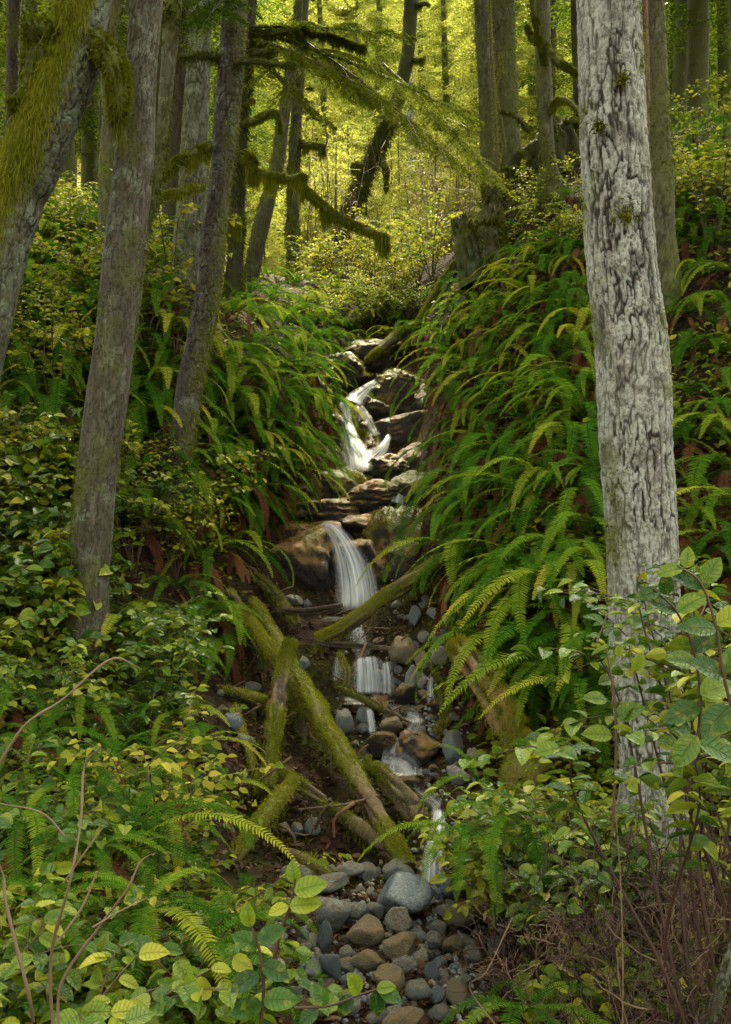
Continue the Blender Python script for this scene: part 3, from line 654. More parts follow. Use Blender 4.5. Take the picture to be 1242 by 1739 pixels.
for (a, c, s) in ((1055, 135, 10), (1062, 362, 20), (1018, 215, 9)):
    pp = wp(a, c, 4.6 - .155); m = MB(); n = 260; rg2 = RNG(a)
    q0 = pp + rg2.normal(size=(n, 3)) * np.array([s / F * 4.6 * .5, .012, s / F * 4.6 * .5]); dd = rg2.normal(size=(n, 3)) * .5 + np.array([0, -.8, -.2])
    blades(m, q0, dd, .022 * rg2.uniform(.5, 1.4, n), .003, rg2, rg2.uniform(.3, .9, n)); m.build('moss_clump', MAT['moss' if c == 362 else 'mossd'], r)
# --- straight grey trunk, left
PX = [(138, 1160, 64, 5.8), (147, 1080, 54, 5.8), (157, 900, 66, 5.8), (172, 750, 66, 5.8), (191, 600, 63, 5.8), (207, 450, 64, 5.8), (225, 300, 63, 5.8), (238, 150, 58, 5.8), (249, 0, 50, 5.8), (262, -200, 46, 5.8), (300, -900, 36, 5.9), (330, -1500, 28, 6)]
p = base_of(PX); p[2] = g1(p[0], p[1])
r = thing('tree', p, 'straight grey brown trunk with mossy flecks rising from salal on the left', 'tree', 'trees beside the creek')
def mf(q, D, P): return .9 * sstep(.2, .9, -D[..., 0] + .7 * fbm(P * 4, 4, 2)) * sstep(2.2, 1, P[..., 2]) + .40 * sstep(.12, .5, fbm(P * np.array([6, 6, 4]), 4, 4))
t, o = build_trunk(r, PX, 'bark_grey', bark_furrow(52, 15, .004, 21, mf, lambda P: .05 * sstep(1.3, .8, P[..., 2]), .014), 150, .010)
rg = RNG(12); t2 = t
moss_part(r, [lambda b: tufts_on(b, t2, rg, 5200, np.clip(t2['ms'], 0, 1) * (t2['v'][..., 2] < 5), .018, .003, (.0, .6), .2, .6, .5, .005)], mat='mossd')
# --- mossy forked trunk, far left
PX = [(-150, 1190, 112, 5.6), (-105, 960, 102, 5.6), (-60, 740, 96, 5.6), (-35, 600, 90, 5.6), (-15, 500, 88, 5.6), (12, 400, 88, 5.6), (48, 300, 87, 5.6), (76, 220, 90, 5.6), (102, 150, 93, 5.6), (130, 70, 86, 5.6), (147, 0, 80, 5.6), (165, -120, 76, 5.6), (205, -500, 60, 5.7), (230, -1100, 40, 5.8)]
p = base_of(PX); p[2] = g1(p[0], p[1])
r = thing('tree', p, 'leaning forked tree with its bark half buried in hanging yellow green moss', 'tree', 'trees beside the creek')
def hole(P):
    h = wp(60, 333, 5.45); e = ((P - h) / np.array([.035, .2, .075])) ** 2; return -.05 * np.exp(-e.sum(-1) * 1.2)
def mf(q, D, P):
    z = P[..., 2]; return np.clip(sstep(.72, .0, D[..., 0] + .4 * vn(P * 2.4, 3) - .30 * sstep(3.6, 4.3, z)), 0, 1)
t, o = build_trunk(r, PX, 'bark_lichen', bark_furrow(26, 12, .006, 31, mf, hole, .03), 130, .012)
t3 = t; rg = RNG(13)
def hangmoss(b):
    vis = (t3['v'][..., 2] < 4.9)
    tufts_on(b, t3, rg, 42000, (t3['ms'] ** 1.3 + .01) * vis * (t3['d'][..., 1] < .5), .04, .0016, (.25, .95), 1.0, .45, .6, .012)
    tufts_on(b, t3, rg, 12000, (t3['ms'] ** 2) * vis * (t3['d'][..., 1] < .5), .09, .0014, (.2, .85), 2.2, .35, .3, .012)
moss_part(r, [hangmoss])
limb(r, [(162, 70, 44, 5.55), (185, 95, 38, 5.5), (200, 130, 34, 5.5), (203, 175, 26, 5.5), (200, 205, 12, 5.5)], 'bark_green', hang=.3, nm=9000, hl=.13, thick=1.6)
limb(r, [(100, 66, 30, 5.5), (75, 48, 26, 5.5), (56, 50, 24, 5.5), (50, 68, 14, 5.5)], 'bark_green', nm=8000, hl=.08, thick=1.4)
limb(r, [(95, 105, 24, 5.5), (70, 90, 24, 5.5), (52, 96, 24, 5.5), (48, 150, 16, 5.5), (46, 168, 8, 5.5)], 'bark_green', nm=8000, hl=.10, thick=1.4)
limb(r, [(66, 185, 22, 5.5), (40, 174, 20, 5.5), (20, 178, 14, 5.5)], 'bark_green', nm=8000, hl=.08, thick=1.4)
# --- plain trunk trees
def simple_tree(px, mat, label, fu=30, fv=8, dep=.006, mossw=.5, side=0., ntuft=2500, tl=.03, nth=60, ds=.025, flare=0, mmat='mossd', grp='trees beside the creek', zmax=9, name='tree', seed=0, r=(.1, .8)):
    a0, c0, w0, Y0 = px[0]; zg = g1((a0 - CX) / F * Y0, Y0) - .3
    if wp(a0, c0, Y0)[2] > zg: px = [(a0 - .4 * (px[1][0] - a0), CY - (zg - CAMZ) / Y0 * F, w0 * 1.05, Y0)] + px
    p = base_of(px); p[2] = min(p[2] + .3, g1(p[0], p[1])); rt = thing(name, p, label, 'tree', grp); z0 = g1(p[0], p[1])
    def mf(q, D, P): return np.clip(mossw * (.6 + .8 * vn(P * 3, seed)) + side * D[..., 0], 0, 1)
    fl = (lambda P: flare * sstep(.7, 0, P[..., 2] - z0) ** 2 * (1 + .5 * vn(P * 6, 4))) if flare else None
    t, o = build_trunk(rt, px, mat, bark_furrow(fu, fv, dep, seed + 40, mf, fl, .015), nth, ds)
    if ntuft: moss_part(rt, [lambda b: tufts_on(b, t, RNG(seed), ntuft, (t['ms'] + .03) * (t['v'][..., 2] < zmax), tl, .004 * max(1, p[1] / 8), r, .5, .6, .6, .006)], mat=mmat)
    return rt, t
rt, _ = simple_tree([(190, 760, 28, 6.8), (215, 600, 26, 6.8), (240, 420, 24, 6.8), (262, 320, 26, 6.8), (278, 200, 24, 6.8), (290, 60, 26, 6.8), (300, -80, 24, 6.8), (330, -700, 16, 6.9)], 'bark_green', 'slim green mossy trunk tucked against the straight grey trunk', mossw=.8, ntuft=4500, tl=.035, seed=2, mmat='mossd', r=(.2, 1))
T3, _ = simple_tree([(300, 820, 44, 7.6), (311, 750, 42, 7.6), (322, 660, 44, 7.6), (338, 580, 43, 7.6), (353, 500, 44, 7.6), (364, 400, 42, 7.6), (375, 300, 40, 7.6), (386, 200, 42, 7.6), (394, 100, 41, 7.6), (400, 0, 40, 7.6), (410, -150, 37, 7.6), (440, -800, 28, 7.7), (470, -1500, 20, 7.8)], 'bark_dark', 'dark blackish trunk with bluish lichen leaning right above the ferns', 24, 14, .009, .25, .45, 3500, .03, 110, .012, seed=3, r=(.2, .9))
rt, _ = simple_tree([(303, 620, 46, 9.2), (310, 525, 44, 9.2), (316, 450, 46, 9.2), (328, 300, 46, 9.2), (336, 150, 41, 9.2), (341, 50, 40, 9.2), (346, -60, 38, 9.2), (360, -700, 26, 9.3)], 'bark_lichen', 'rough trunk flecked with white lichen behind the dark leaning trunk', 22, 8, .012, .25, -.3, 2500, .03, 100, .016, seed=4)
rt, _ = simple_tree([(292, 420, 40, 11), (296, 300, 38, 11), (301, 150, 36, 11), (305, 0, 36, 11), (310, -700, 26, 11)], 'bark_black', 'black shaded cedar trunk between the grey trunk and the lichen flecked trunk', mossw=.2, ntuft=600, seed=5)
T5, _ = simple_tree([(398, 480, 34, 11), (401, 420, 28, 11), (404, 320, 26, 11), (410, 200, 28, 11), (417, 80, 29, 11), (422, 0, 29, 11), (432, -300, 24, 11), (450, -1000, 12, 11)], 'bark_black', 'dark mossy trunk with shaggy green branches just right of the leaning trunk', mossw=.6, ntuft=4500, tl=.05, seed=6, r=(.2, .9))
T6, _ = simple_tree([(424, 480, 34, 13.5), (430, 455, 27, 13.5), (440, 400, 25, 13.5), (455, 340, 25, 13.5), (470, 285, 23, 13.5), (480, 220, 22, 13.5), (490, 150, 20, 13.5), (500, 80, 17, 13.5), (508, 0, 14, 13.5), (520, -200, 10, 13.5)], 'bark_green', 'slender greenish trunk leaning right above the left fern bank', 30, 8, .005, .35, -.2, 2600, .04, seed=7, mmat='mossd', r=(.3, .9))
T7, _ = simple_tree([(498, 470, 22, 17), (498, 400, 20, 17), (499, 320, 20, 17), (503, 220, 20, 17), (508, 120, 20, 17), (513, 20, 23, 17), (518, -80, 22, 17), (530, -500, 12, 17)], 'bark_dark', 'brownish mossy trunk standing behind the slender leaning one', mossw=.5, ntuft=2600, tl=.07, seed=8, r=(.3, .9))
T8, _ = simple_tree([(530, 495, 34, 19), (548, 462, 28, 19), (578, 400, 27, 19), (608, 325, 27, 19), (632, 270, 27, 19), (655, 220, 25, 19), (678, 165, 23, 19), (692, 95, 23, 19), (697, 30, 25, 19), (700, -60, 22, 19), (705, -500, 12, 19)], 'bark_black', 'crooked dark tree in mossy rags leaning over the bright glade', mossw=.6, ntuft=3800, tl=.12, seed=9, r=(.2, .8))
simple_tree([(697, 420, 12, 32), (697, 300, 12, 32), (697, 200, 13, 32), (699, 60, 11, 32), (701, -100, 9, 32), (704, -300, 5, 32)], 'bark_pale', 'slim white trunk far back in the bright glade', mossw=.05, ntuft=0, nth=24, ds=.08, seed=10)
simple_tree([(836, 370, 36, 12.5), (833, 335, 29, 12.5), (830, 300, 26, 12.5), (825, 150, 26, 12.5), (818, 0, 25, 12.5), (812, -150, 23, 12.5), (800, -900, 14, 12.6)], 'bark_green', 'slimmer left trunk of the pair standing above the rotten stump', 30, 8, .006, .5, -.2, 2500, .02, 60, .03, .06, seed=14)
simple_tree([(878, 380, 62, 13.5), (872, 340, 50, 13.5), (867, 300, 42, 13.5), (858, 150, 42, 13.5), (852, 0, 42, 13.5), (846, -150, 40, 13.5), (835, -900, 26, 13.6)], 'bark_green', 'broader right trunk of the pair behind the rotten stump', 26, 8, .01, .5, .2, 3500, .025, 80, .03, .12, seed=15)
T12, _ = simple_tree([(941, 375, 50, 11.5), (938, 335, 36, 11.5), (934, 290, 29, 11.5), (929, 240, 26, 11.5), (925, 150, 25, 11.5), (922, 0, 26, 11.5), (918, -150, 24, 11.5), (905, -800, 14, 11.6)], 'bark_green', 'slim mossy trunk with a flared foot just left of the pale trunk', 30, 8, .006, .5, -.3, 3500, .025, 60, .03, .08, seed=16, r=(.2, .9))
simple_tree([(1124, 320, 42, 8.5), (1122, 268, 35, 8.5), (1121, 200, 32, 8.5), (1118, 100, 30, 8.5), (1115, 0, 29, 8.5), (1110, -200, 27, 8.5), (1100, -800, 18, 8.6)], 'bark_green', 'mossy brown trunk partly hidden behind the right side of the pale trunk', 30, 9, .006, .5, .2, 3000, .02, 70, .02, .05, seed=17)
simple_tree([(1101, 260, 20, 10), (1099, 180, 16, 10), (1096, 60, 16, 10), (1092, -150, 15, 10), (1085, -700, 9, 10)], 'rot', 'thin reddish trunk squeezed between the pale trunk and the mossy brown one', mossw=.1, ntuft=300, seed=18, nth=30)
simple_tree([(985, 300, 16, 13), (980, 120, 13, 13), (976, 0, 12, 13), (970, -200, 10, 13)], 'bark_black', 'thin black trunk along the left edge of the pale trunk', mossw=.3, ntuft=600, seed=19, nth=24)
simple_tree([(182, 330, 28, 10), (184, 200, 26, 10), (188, 90, 25, 10), (195, -20, 26, 10), (205, -300, 20, 10)], 'bark_green', 'dark green trunk glimpsed between the forked tree and the grey trunk', mossw=.6, ntuft=1800, seed=20, nth=40)
simple_tree([(170, 300, 14, 13), (174, 200, 12, 13), (180, 60, 12, 13), (190, -200, 9, 13)], 'bark_black', 'thin dark stem behind the drooping limb of the forked tree', mossw=.4, ntuft=600, seed=22, nth=24)
simple_tree([(20, 260, 24, 12), (22, 100, 22, 12), (24, -50, 22, 12), (30, -400, 18, 12)], 'bark_black', 'dark trunk behind the mossy forked tree at the left edge', mossw=.5, ntuft=1500, seed=23, nth=30)
simple_tree([(262, 330, 20, 15), (266, 150, 18, 15), (270, -50, 18, 15), (280, -400, 12, 15)], 'bark_black', 'black trunk deep in the shade right of the grey trunk', mossw=.3, ntuft=700, seed=24, nth=30)
simple_tree([(1195, 1765, 22, 2.6), (1206, 1735, 20, 2.6), (1222, 1685, 17, 2.6), (1240, 1630, 15, 2.6), (1275, 1530, 13, 2.62), (1340, 1360, 10, 2.66)], 'bark_lichen', 'thin pale sapling stem slanting out at the lower right corner', 40, 16, .0015, .1, 0, 500, .012, 40, .008, seed=25, grp='saplings')
# mossy bare limbs, each a part of its tree
def dark(root, px, **k): return limb(root, px, 'bark_black', mmat='mossd', **k)
dark(T5, [(420, 52, 14, 11), (450, 58, 12, 10.9), (500, 52, 9, 10.8), (560, 62, 6, 10.7), (620, 80, 3, 10.6)], nm=3000, hl=.16)
dark(T3, [(395, 105, 12, 7.55), (430, 104, 9, 7.4), (470, 108, 8, 7.3), (500, 112, 4, 7.2)], nm=900, hl=.04)
dark(T3, [(380, 100, 12, 7.6), (340, 93, 10, 7.5), (300, 97, 9, 7.45), (280, 103, 4, 7.4)], nm=2500, hl=.05)
dark(T5, [(416, 100, 12, 10.9), (432, 92, 11, 10.7), (452, 86, 9, 10.6), (470, 90, 4, 10.5)], nm=2500, hl=.12)
lb = dict(nm=3000, hl=.05)
limb(T3, [(357, 247, 11, 7.5), (330, 258, 11, 7.3), (305, 268, 10, 7.2), (285, 290, 5, 7.1)], **lb)
limb(T3, [(352, 262, 8, 7.5), (330, 268, 8, 7.3), (318, 276, 4, 7.2)], **lb)
limb(T3, [(345, 318, 10, 7.5), (315, 322, 10, 7.3), (285, 330, 8, 7.2), (258, 352, 4, 7.1)], **lb)
limb(T3, [(282, 290, 8, 7.4), (270, 300, 6, 7.3), (262, 310, 4, 7.3)], **lb)
limb(T5, [(406, 212, 10, 11), (435, 204, 12, 10.8), (462, 190, 12, 10.7), (473, 200, 7, 10.6), (476, 225, 4, 10.6)], **lb)
limb(T5, [(405, 178, 7, 11), (420, 176, 6, 10.9), (430, 170, 4, 10.8)], **lb)
limb(T5, [(403, 270, 18, 11), (420, 268, 22, 10.8), (432, 278, 12, 10.7)], nm=9000, hl=.16, thick=1.3)
limb(T5, [(425, 288, 8, 10.8), (455, 296, 10, 10.6), (490, 303, 12, 10.5), (514, 300, 11, 10.4), (516, 320, 5, 10.4)], nm=4500, hl=.14)
limb(T5, [(519, 322, 10, 10.4), (540, 340, 11, 10.3), (570, 365, 11, 10.2), (605, 382, 9, 10.1), (640, 396, 7, 10), (658, 402, 3, 10)], nm=4500, hl=.16)
limb(T5, [(392, 376, 12, 11), (400, 372, 14, 10.8), (405, 385, 8, 10.7)], nm=6000, hl=.1)
limb(T7, [(508, 240, 8, 17), (530, 246, 9, 16.8), (552, 248, 6, 16.7)], nm=2500, hl=.15)
limb(T8, [(640, 255, 8, 19), (655, 285, 10, 18.8), (656, 315, 4, 18.8)], nm=2500, hl=.2)
limb(T8, [(700, 100, 7, 19), (715, 102, 6, 18.8), (722, 96, 3, 18.8)], nm=1500, hl=.1)
limb(T8, [(702, 10, 8, 19), (720, 5, 7, 18.8), (730, 8, 3, 18.8)], nm=1500, hl=.1)
limb(T8, [(622, 280, 8, 19), (605, 278, 8, 18.8), (598, 284, 5, 18.8)], nm=2500, hl=.15)
limb(T12, [(930, 128, 10, 11.5), (915, 60, 9, 11.3), (906, 10, 8, 11.2), (900, -60, 6, 11.2)], nm=3600, hl=.05)
limb(T12, [(925, 75, 9, 11.4), (950, 105, 10, 11.2), (980, 125, 9, 11.1), (1010, 150, 4, 11)], nm=3600, hl=.06)
limb(T12, [(938, 190, 8, 11.4), (945, 172, 9, 11.3), (962, 170, 9, 11.2), (985, 192, 7, 11.1), (1005, 210, 4, 11.1)], nm=3600, hl=.05)
limb(T12, [(895, 45, 8, 11.6), (905, 65, 7, 11.5), (918, 75, 5, 11.4)], nm=3600, hl=.04)
# ivy-like pale vines climbing the pair: a vine thing
def vine(px, label):
    p = wp(*px[0][:2], px[0][3]); P, R = path3(px); q = tube(P, R, 6, .03, lambda q, D, Pw: (.004 * vn(Pw * 12, 3), np.full(q.shape[:2], .8), np.full(q.shape[:2], .6))); b = MB(); put_tube(b, q)
    m = MB(); tufts_on(m, q, RNG(int(px[0][0])), 900, np.ones(q['d'].shape[:2]), .03, .004, (.5, 1), .3, .6, .5, .006)
    rt = thing('vine', p, label, 'vine', 'moss clad vines'); b.build('stem', MAT['bark_green'], rt); m.build('moss', MAT['moss'], rt)
vine([(848, 335, 6, 12.3), (846, 280, 6, 12.3), (842, 215, 6, 12.3), (838, 140, 6, 12.3), (834, 60, 5, 12.3), (830, -30, 5, 12.3)], 'pale mossy vine running straight up between the paired trunks')
vine([(848, 300, 6, 12.9), (856, 250, 7, 13.0), (850, 200, 6, 13.0), (842, 150, 5, 13), (852, 115, 5, 13.0), (850, 90, 3, 13)], 'crooked mossy vine looping across the broader of the paired trunks')

# --- hemlock boughs hanging across the top centre (parts of the shaggy dark tree) and at the upper left
def bough(root, a, e, droop, twig, r0, mat='hem', seed=0, lw=(.030, .0048), step=.035, ns=.018):
    p0 = wp(*a); p1 = wp(*e); d = p1 - p0; Lb = np.linalg.norm(d); d[2] += droop * Lb
    b = MB(); tw = MB(); rg = RNG(seed + 77); spray(b, p0, d, Lb * 1.02, droop, twig, lw, rg, r0, step, tw, ns=ns)
    n = int(Lb / .3)
    for k in range(n):      # side boughs
        f = .2 + .75 * k / n; s = 1 if k % 2 else -1; dn = d / np.linalg.norm(d); hz = np.array([dn[1], -dn[0], 0]); q0 = p0 + dn * Lb * f; q0[2] -= droop * Lb * f * f
        spray(b, q0, dn * .7 + s * hz * .8 + [0, 0, -.12], Lb * rg.uniform(.25, .45) * (1.1 - f * .6), .15, twig * .7, lw, rg, r0 + rg.normal() * .08, step, tw, ns=ns)
    o = tw.build('bough', MAT['twig'], root); b.build('needles', MAT[mat], o); return o
for k, (a, e, dr) in enumerate([((425, 45, 11), (690, 62, 10.2), .08), ((425, 62, 11), (640, 165, 9.9), .1), ((430, 50, 11), (790, 200, 10.6), .12), ((500, 60, 10.9), (770, 275, 10.0), .1),
                                ((425, 90, 11), (520, 190, 10.0), .1), ((640, 100, 11.4), (835, 300, 10.9), .12)]):
    bough(T5, a, e, dr, .30, .62 + .08 * (k % 3), seed=k, lw=(.036, .0056), ns=.017)
for k, (a, e, dr) in enumerate([((395, 10, 7.6), (300, 50, 7.0), .1), ((395, -20, 7.6), (290, 15, 6.8), .1), ((392, 30, 7.7), (320, 75, 7.9), .1), ((392, -10, 7.6), (350, 40, 6.6), .1)]):
    bough(T3, a, e, dr, .2, .35, seed=20 + k)

# --- hemlocks of the hillside and the glade
def hemlock_meshes(seed, h, rad, nb, r0, mat, z0=.04, lw=(.085, .017), step=.11, ns=.075, twig=.45):
    rg = RNG(seed); q = tube([[0, 0, -.4], [.03 * h * .1, 0, h * .3], [0, .05, h * .7], [0, 0, h]], [h * .011, h * .009, h * .006, .01], 12, .25, lambda q, D, P: (.01 * fbm(P * 5, 2, 1), np.clip(.5 + fbm(q * 30, 2, 2), 0, 1), np.full(q.shape[:2], .5)))
    tb = MB(); put_tube(tb, q); cb = MB()
    for k in range(nb):
        f = z0 + (1 - z0) * (k + rg.uniform(0, 1)) / nb; a = k * 2.4 + rg.uniform(-.5, .5); l = rad * (1 - f) ** .75 * rg.uniform(.55, 1.15) + .15
        if rg.random() < .12: continue
        spray(cb, np.array([0, 0, f * h]), np.array([math.cos(a), math.sin(a), rg.uniform(-.05, .3)]), l, rg.uniform(.25, .5), min(twig, l * .4), lw, rg, r0 + rg.normal() * .12, step, None, ns=ns)
    return tb.mesh('trunk', MAT['bark_green']), cb.mesh('crown', MAT[mat])
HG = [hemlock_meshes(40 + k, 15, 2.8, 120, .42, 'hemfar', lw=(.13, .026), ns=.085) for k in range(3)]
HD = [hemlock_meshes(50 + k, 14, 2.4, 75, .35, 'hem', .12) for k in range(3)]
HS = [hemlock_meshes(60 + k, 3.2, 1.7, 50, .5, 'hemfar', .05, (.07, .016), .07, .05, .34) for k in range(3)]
def put_hemlock(kind, px, Y, scale, phrase, group, rng, name='hemlock_tree', cat='tree'):
    x = (px - CX) / F * Y; z = g1(x, Y); a, c = kind[rng.integers(len(kind))]
    r = thing(name, (x, Y, z), phrase, cat, group); r.rotation_euler = (rng.normal() * .03, rng.normal() * .03, rng.uniform(0, 6.28)); r.scale = (scale,) * 3
    for nm, me in (('trunk', a), ('crown', c)):
        o = bpy.data.objects.new(nm, me); COL.objects.link(o); o.parent = r
    REG.append((r, phrase, (x, Y, z + 1.5 * scale if cat == 'tree' else z + .8))); return r
rng = RNG(5)
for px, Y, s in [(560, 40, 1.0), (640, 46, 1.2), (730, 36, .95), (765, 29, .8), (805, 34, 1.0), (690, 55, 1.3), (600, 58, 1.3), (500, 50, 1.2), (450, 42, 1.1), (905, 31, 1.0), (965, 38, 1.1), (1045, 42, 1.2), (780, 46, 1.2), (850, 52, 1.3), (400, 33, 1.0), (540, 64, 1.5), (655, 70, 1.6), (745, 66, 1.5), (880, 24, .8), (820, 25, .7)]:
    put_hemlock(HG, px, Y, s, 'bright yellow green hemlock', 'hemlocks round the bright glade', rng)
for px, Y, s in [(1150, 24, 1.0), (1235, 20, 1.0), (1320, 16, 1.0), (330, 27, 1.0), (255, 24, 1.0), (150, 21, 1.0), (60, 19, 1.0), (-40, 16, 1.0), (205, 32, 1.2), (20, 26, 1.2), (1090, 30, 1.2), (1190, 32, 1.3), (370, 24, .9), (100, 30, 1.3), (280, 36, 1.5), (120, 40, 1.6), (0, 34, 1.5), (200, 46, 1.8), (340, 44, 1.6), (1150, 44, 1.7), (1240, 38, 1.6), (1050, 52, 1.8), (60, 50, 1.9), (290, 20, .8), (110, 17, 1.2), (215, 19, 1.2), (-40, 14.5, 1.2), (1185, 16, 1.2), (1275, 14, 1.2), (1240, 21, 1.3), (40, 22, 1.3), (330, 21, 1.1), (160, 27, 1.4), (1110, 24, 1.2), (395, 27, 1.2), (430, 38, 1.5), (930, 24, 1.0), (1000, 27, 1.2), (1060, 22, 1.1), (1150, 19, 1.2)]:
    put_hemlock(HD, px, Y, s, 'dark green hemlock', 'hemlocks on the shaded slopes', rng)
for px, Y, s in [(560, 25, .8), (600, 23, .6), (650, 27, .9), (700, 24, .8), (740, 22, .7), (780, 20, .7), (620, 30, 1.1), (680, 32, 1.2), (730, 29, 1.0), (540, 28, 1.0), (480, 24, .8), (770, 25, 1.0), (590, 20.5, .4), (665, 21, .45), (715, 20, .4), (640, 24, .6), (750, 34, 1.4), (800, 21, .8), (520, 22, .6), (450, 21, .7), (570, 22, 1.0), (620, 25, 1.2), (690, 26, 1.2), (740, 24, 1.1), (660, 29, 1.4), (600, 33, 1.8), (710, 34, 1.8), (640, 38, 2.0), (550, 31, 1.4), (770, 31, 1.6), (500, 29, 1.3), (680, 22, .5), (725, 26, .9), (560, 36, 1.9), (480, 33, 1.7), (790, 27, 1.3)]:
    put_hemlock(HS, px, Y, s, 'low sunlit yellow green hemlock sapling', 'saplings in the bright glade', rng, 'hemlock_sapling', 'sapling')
# unseen crowns added high on the standing trees to shade both banks
rng = RNG(6)
def crown_on(root, x, y, z, s):
    o = bpy.data.objects.new('crown', HD[rng.integers(3)][1]); COL.objects.link(o); o.parent = root; o.location = tuple(np.array([x, y, z]) - np.array(root.location)); o.scale = (s, s, s * .9); o.rotation_euler = (0, 0, rng.uniform(0, 6))
for root in [o for o in COL.objects if o.name.startswith('tree') and o.parent is None and o.type == 'EMPTY']:
    tr = [c for c in root.children if c.name.startswith('trunk')][0]; me = tr.data; k = len(me.vertices); co = np.empty(k * 3, np.float32); me.vertices.foreach_get('co', co); co = co.reshape(-1, 3) + np.array(root.location); zt = co[:, 2].max()
    if root.location.y < 20 and zt > 5: top = co[co[:, 2] > zt - .3].mean(0); crown_on(root, top[0], top[1], max(top[2] - 3.5, 6.0 + .25 * top[1] if top[1] < 10 else 2.2 + .62 * top[1]), rng.uniform(1.0, 1.4))
for x, y, s in [(-4.5, 4.2, 1.3), (-6.5, 7.5, 1.4), (-5.2, 10.5, 1.3), (4.6, 4.5, 1.3), (5.2, 8.0, 1.4), (6.0, 12, 1.3), (-1.6, -4.5, 1.4), (2.2, -5.0, 1.4), (-6, -3, 1.4), (6, -2.5, 1.4)]:  # further unseen hemlocks added for the shade they cast on the banks
    z = g1(x, y); r = thing('hemlock_tree', (x, y, z), '', 'tree', 'hemlocks on the shaded slopes'); r.scale = (s,) * 3; a, c = HD[rng.integers(3)]
    for nm, me in (('trunk', a), ('crown', c)):
        o = bpy.data.objects.new(nm, me); COL.objects.link(o); o.parent = r
        if nm == 'crown': o.location = (0, 0, 3.2)
    r['label'] = 'unseen dark hemlock added outside the picture so that its crown shades the bank'
# far wood: one mass nobody could count
b = MB(); rg = RNG(9)
src = HG[0][1]; sv = np.empty(len(src.vertices) * 3, np.float32); src.vertices.foreach_get('co', sv); sv = sv.reshape(-1, 3)[::1]
sv4 = sv.reshape(-1, 4, 3)
for k in range(150):
    Y = rg.uniform(62, 86); x = rg.uniform(-30, 30) * Y / 75; s = rg.uniform(1.0, 1.6); sel = rg.choice(len(sv4), 1600, replace=False); v = sv4[sel] * s; c = v.mean(1, keepdims=True); v = c + (v - c) * 4.2
    a = rg.uniform(0, 6); R = np.array([[math.cos(a), -math.sin(a), 0], [math.sin(a), math.cos(a), 0], [0, 0, 1]]); v = v @ R.T + np.array([x, Y, g1(x, Y)])
    i = np.arange(len(sel)) * 4; b.add(v.reshape(-1, 3), q=np.stack([i, i + 1, i + 2, i + 3], -1), r=np.repeat(np.clip(rg.normal(.35, .2, len(sel)), 0, 1), 4))
tag(b.build('distant_forest', MAT['hemfar']), 'hazy mass of far conifers closing the top of the valley', 'forest', kind='stuff')

# ================================================================== STONES AND LEDGES
def big_rock(name, c, size, mat, label, seed, sub=5, sharp=.4, nz=.22, rotz=0, group='rock ledges of the cascade'):
    v, t = rock_arrays(seed, sub, 10, sharp, nz); v = v * (1 + .075 * fbm(v * np.array([4, 4, 7]), 4, seed + 1, .6)[:, None] - .03 * sstep(.12, 0, np.abs(fbm(v * np.array([3, 3, 6]), 3, seed + 4)))[:, None] + .025 * fbm(v * 26, 2, seed + 2)[:, None])
    v = v * np.array(size) * 1.28; ca, sa = math.cos(rotz), math.sin(rotz); v = v @ np.array([[ca, -sa, 0], [sa, ca, 0], [0, 0, 1]]).T
    b = MB(); b.add(v + c, t=t); o = b.build(name, MAT[mat], loc=c)
    if group and mat in ('ledge', 'cliff'):      # real moss on the upper faces
        me = o.data; nr = np.empty(len(v) * 3, np.float32); me.vertices.foreach_get('normal', nr); nr = nr.reshape(-1, 3); P = v + c; w = sstep(.2, .7, nr[:, 2]) * sstep(-.05, .25, fbm(P * 3.2, 3, seed)) + (.05 if mat == 'ledge' else 0) * (nr[:, 2] > 0)
        if mat == 'cliff': w = w * .4
        if w.sum() > 1:
            rg = RNG(seed); n = 2600 if mat == 'ledge' else 900; k = rg.choice(len(w), n, p=w / w.sum()); m = MB(); d = nr[k] * .7 + rg.normal(size=(n, 3)) * .45; blades(m, P[k] + rg.normal(size=(n, 3)) * .008, d, rg.uniform(.012, .04, n), .003, rg, rg.uniform(.05, .75, n), .6); m.build('moss', MAT['moss'], o)
    return tag(o, label, 'rock', group)
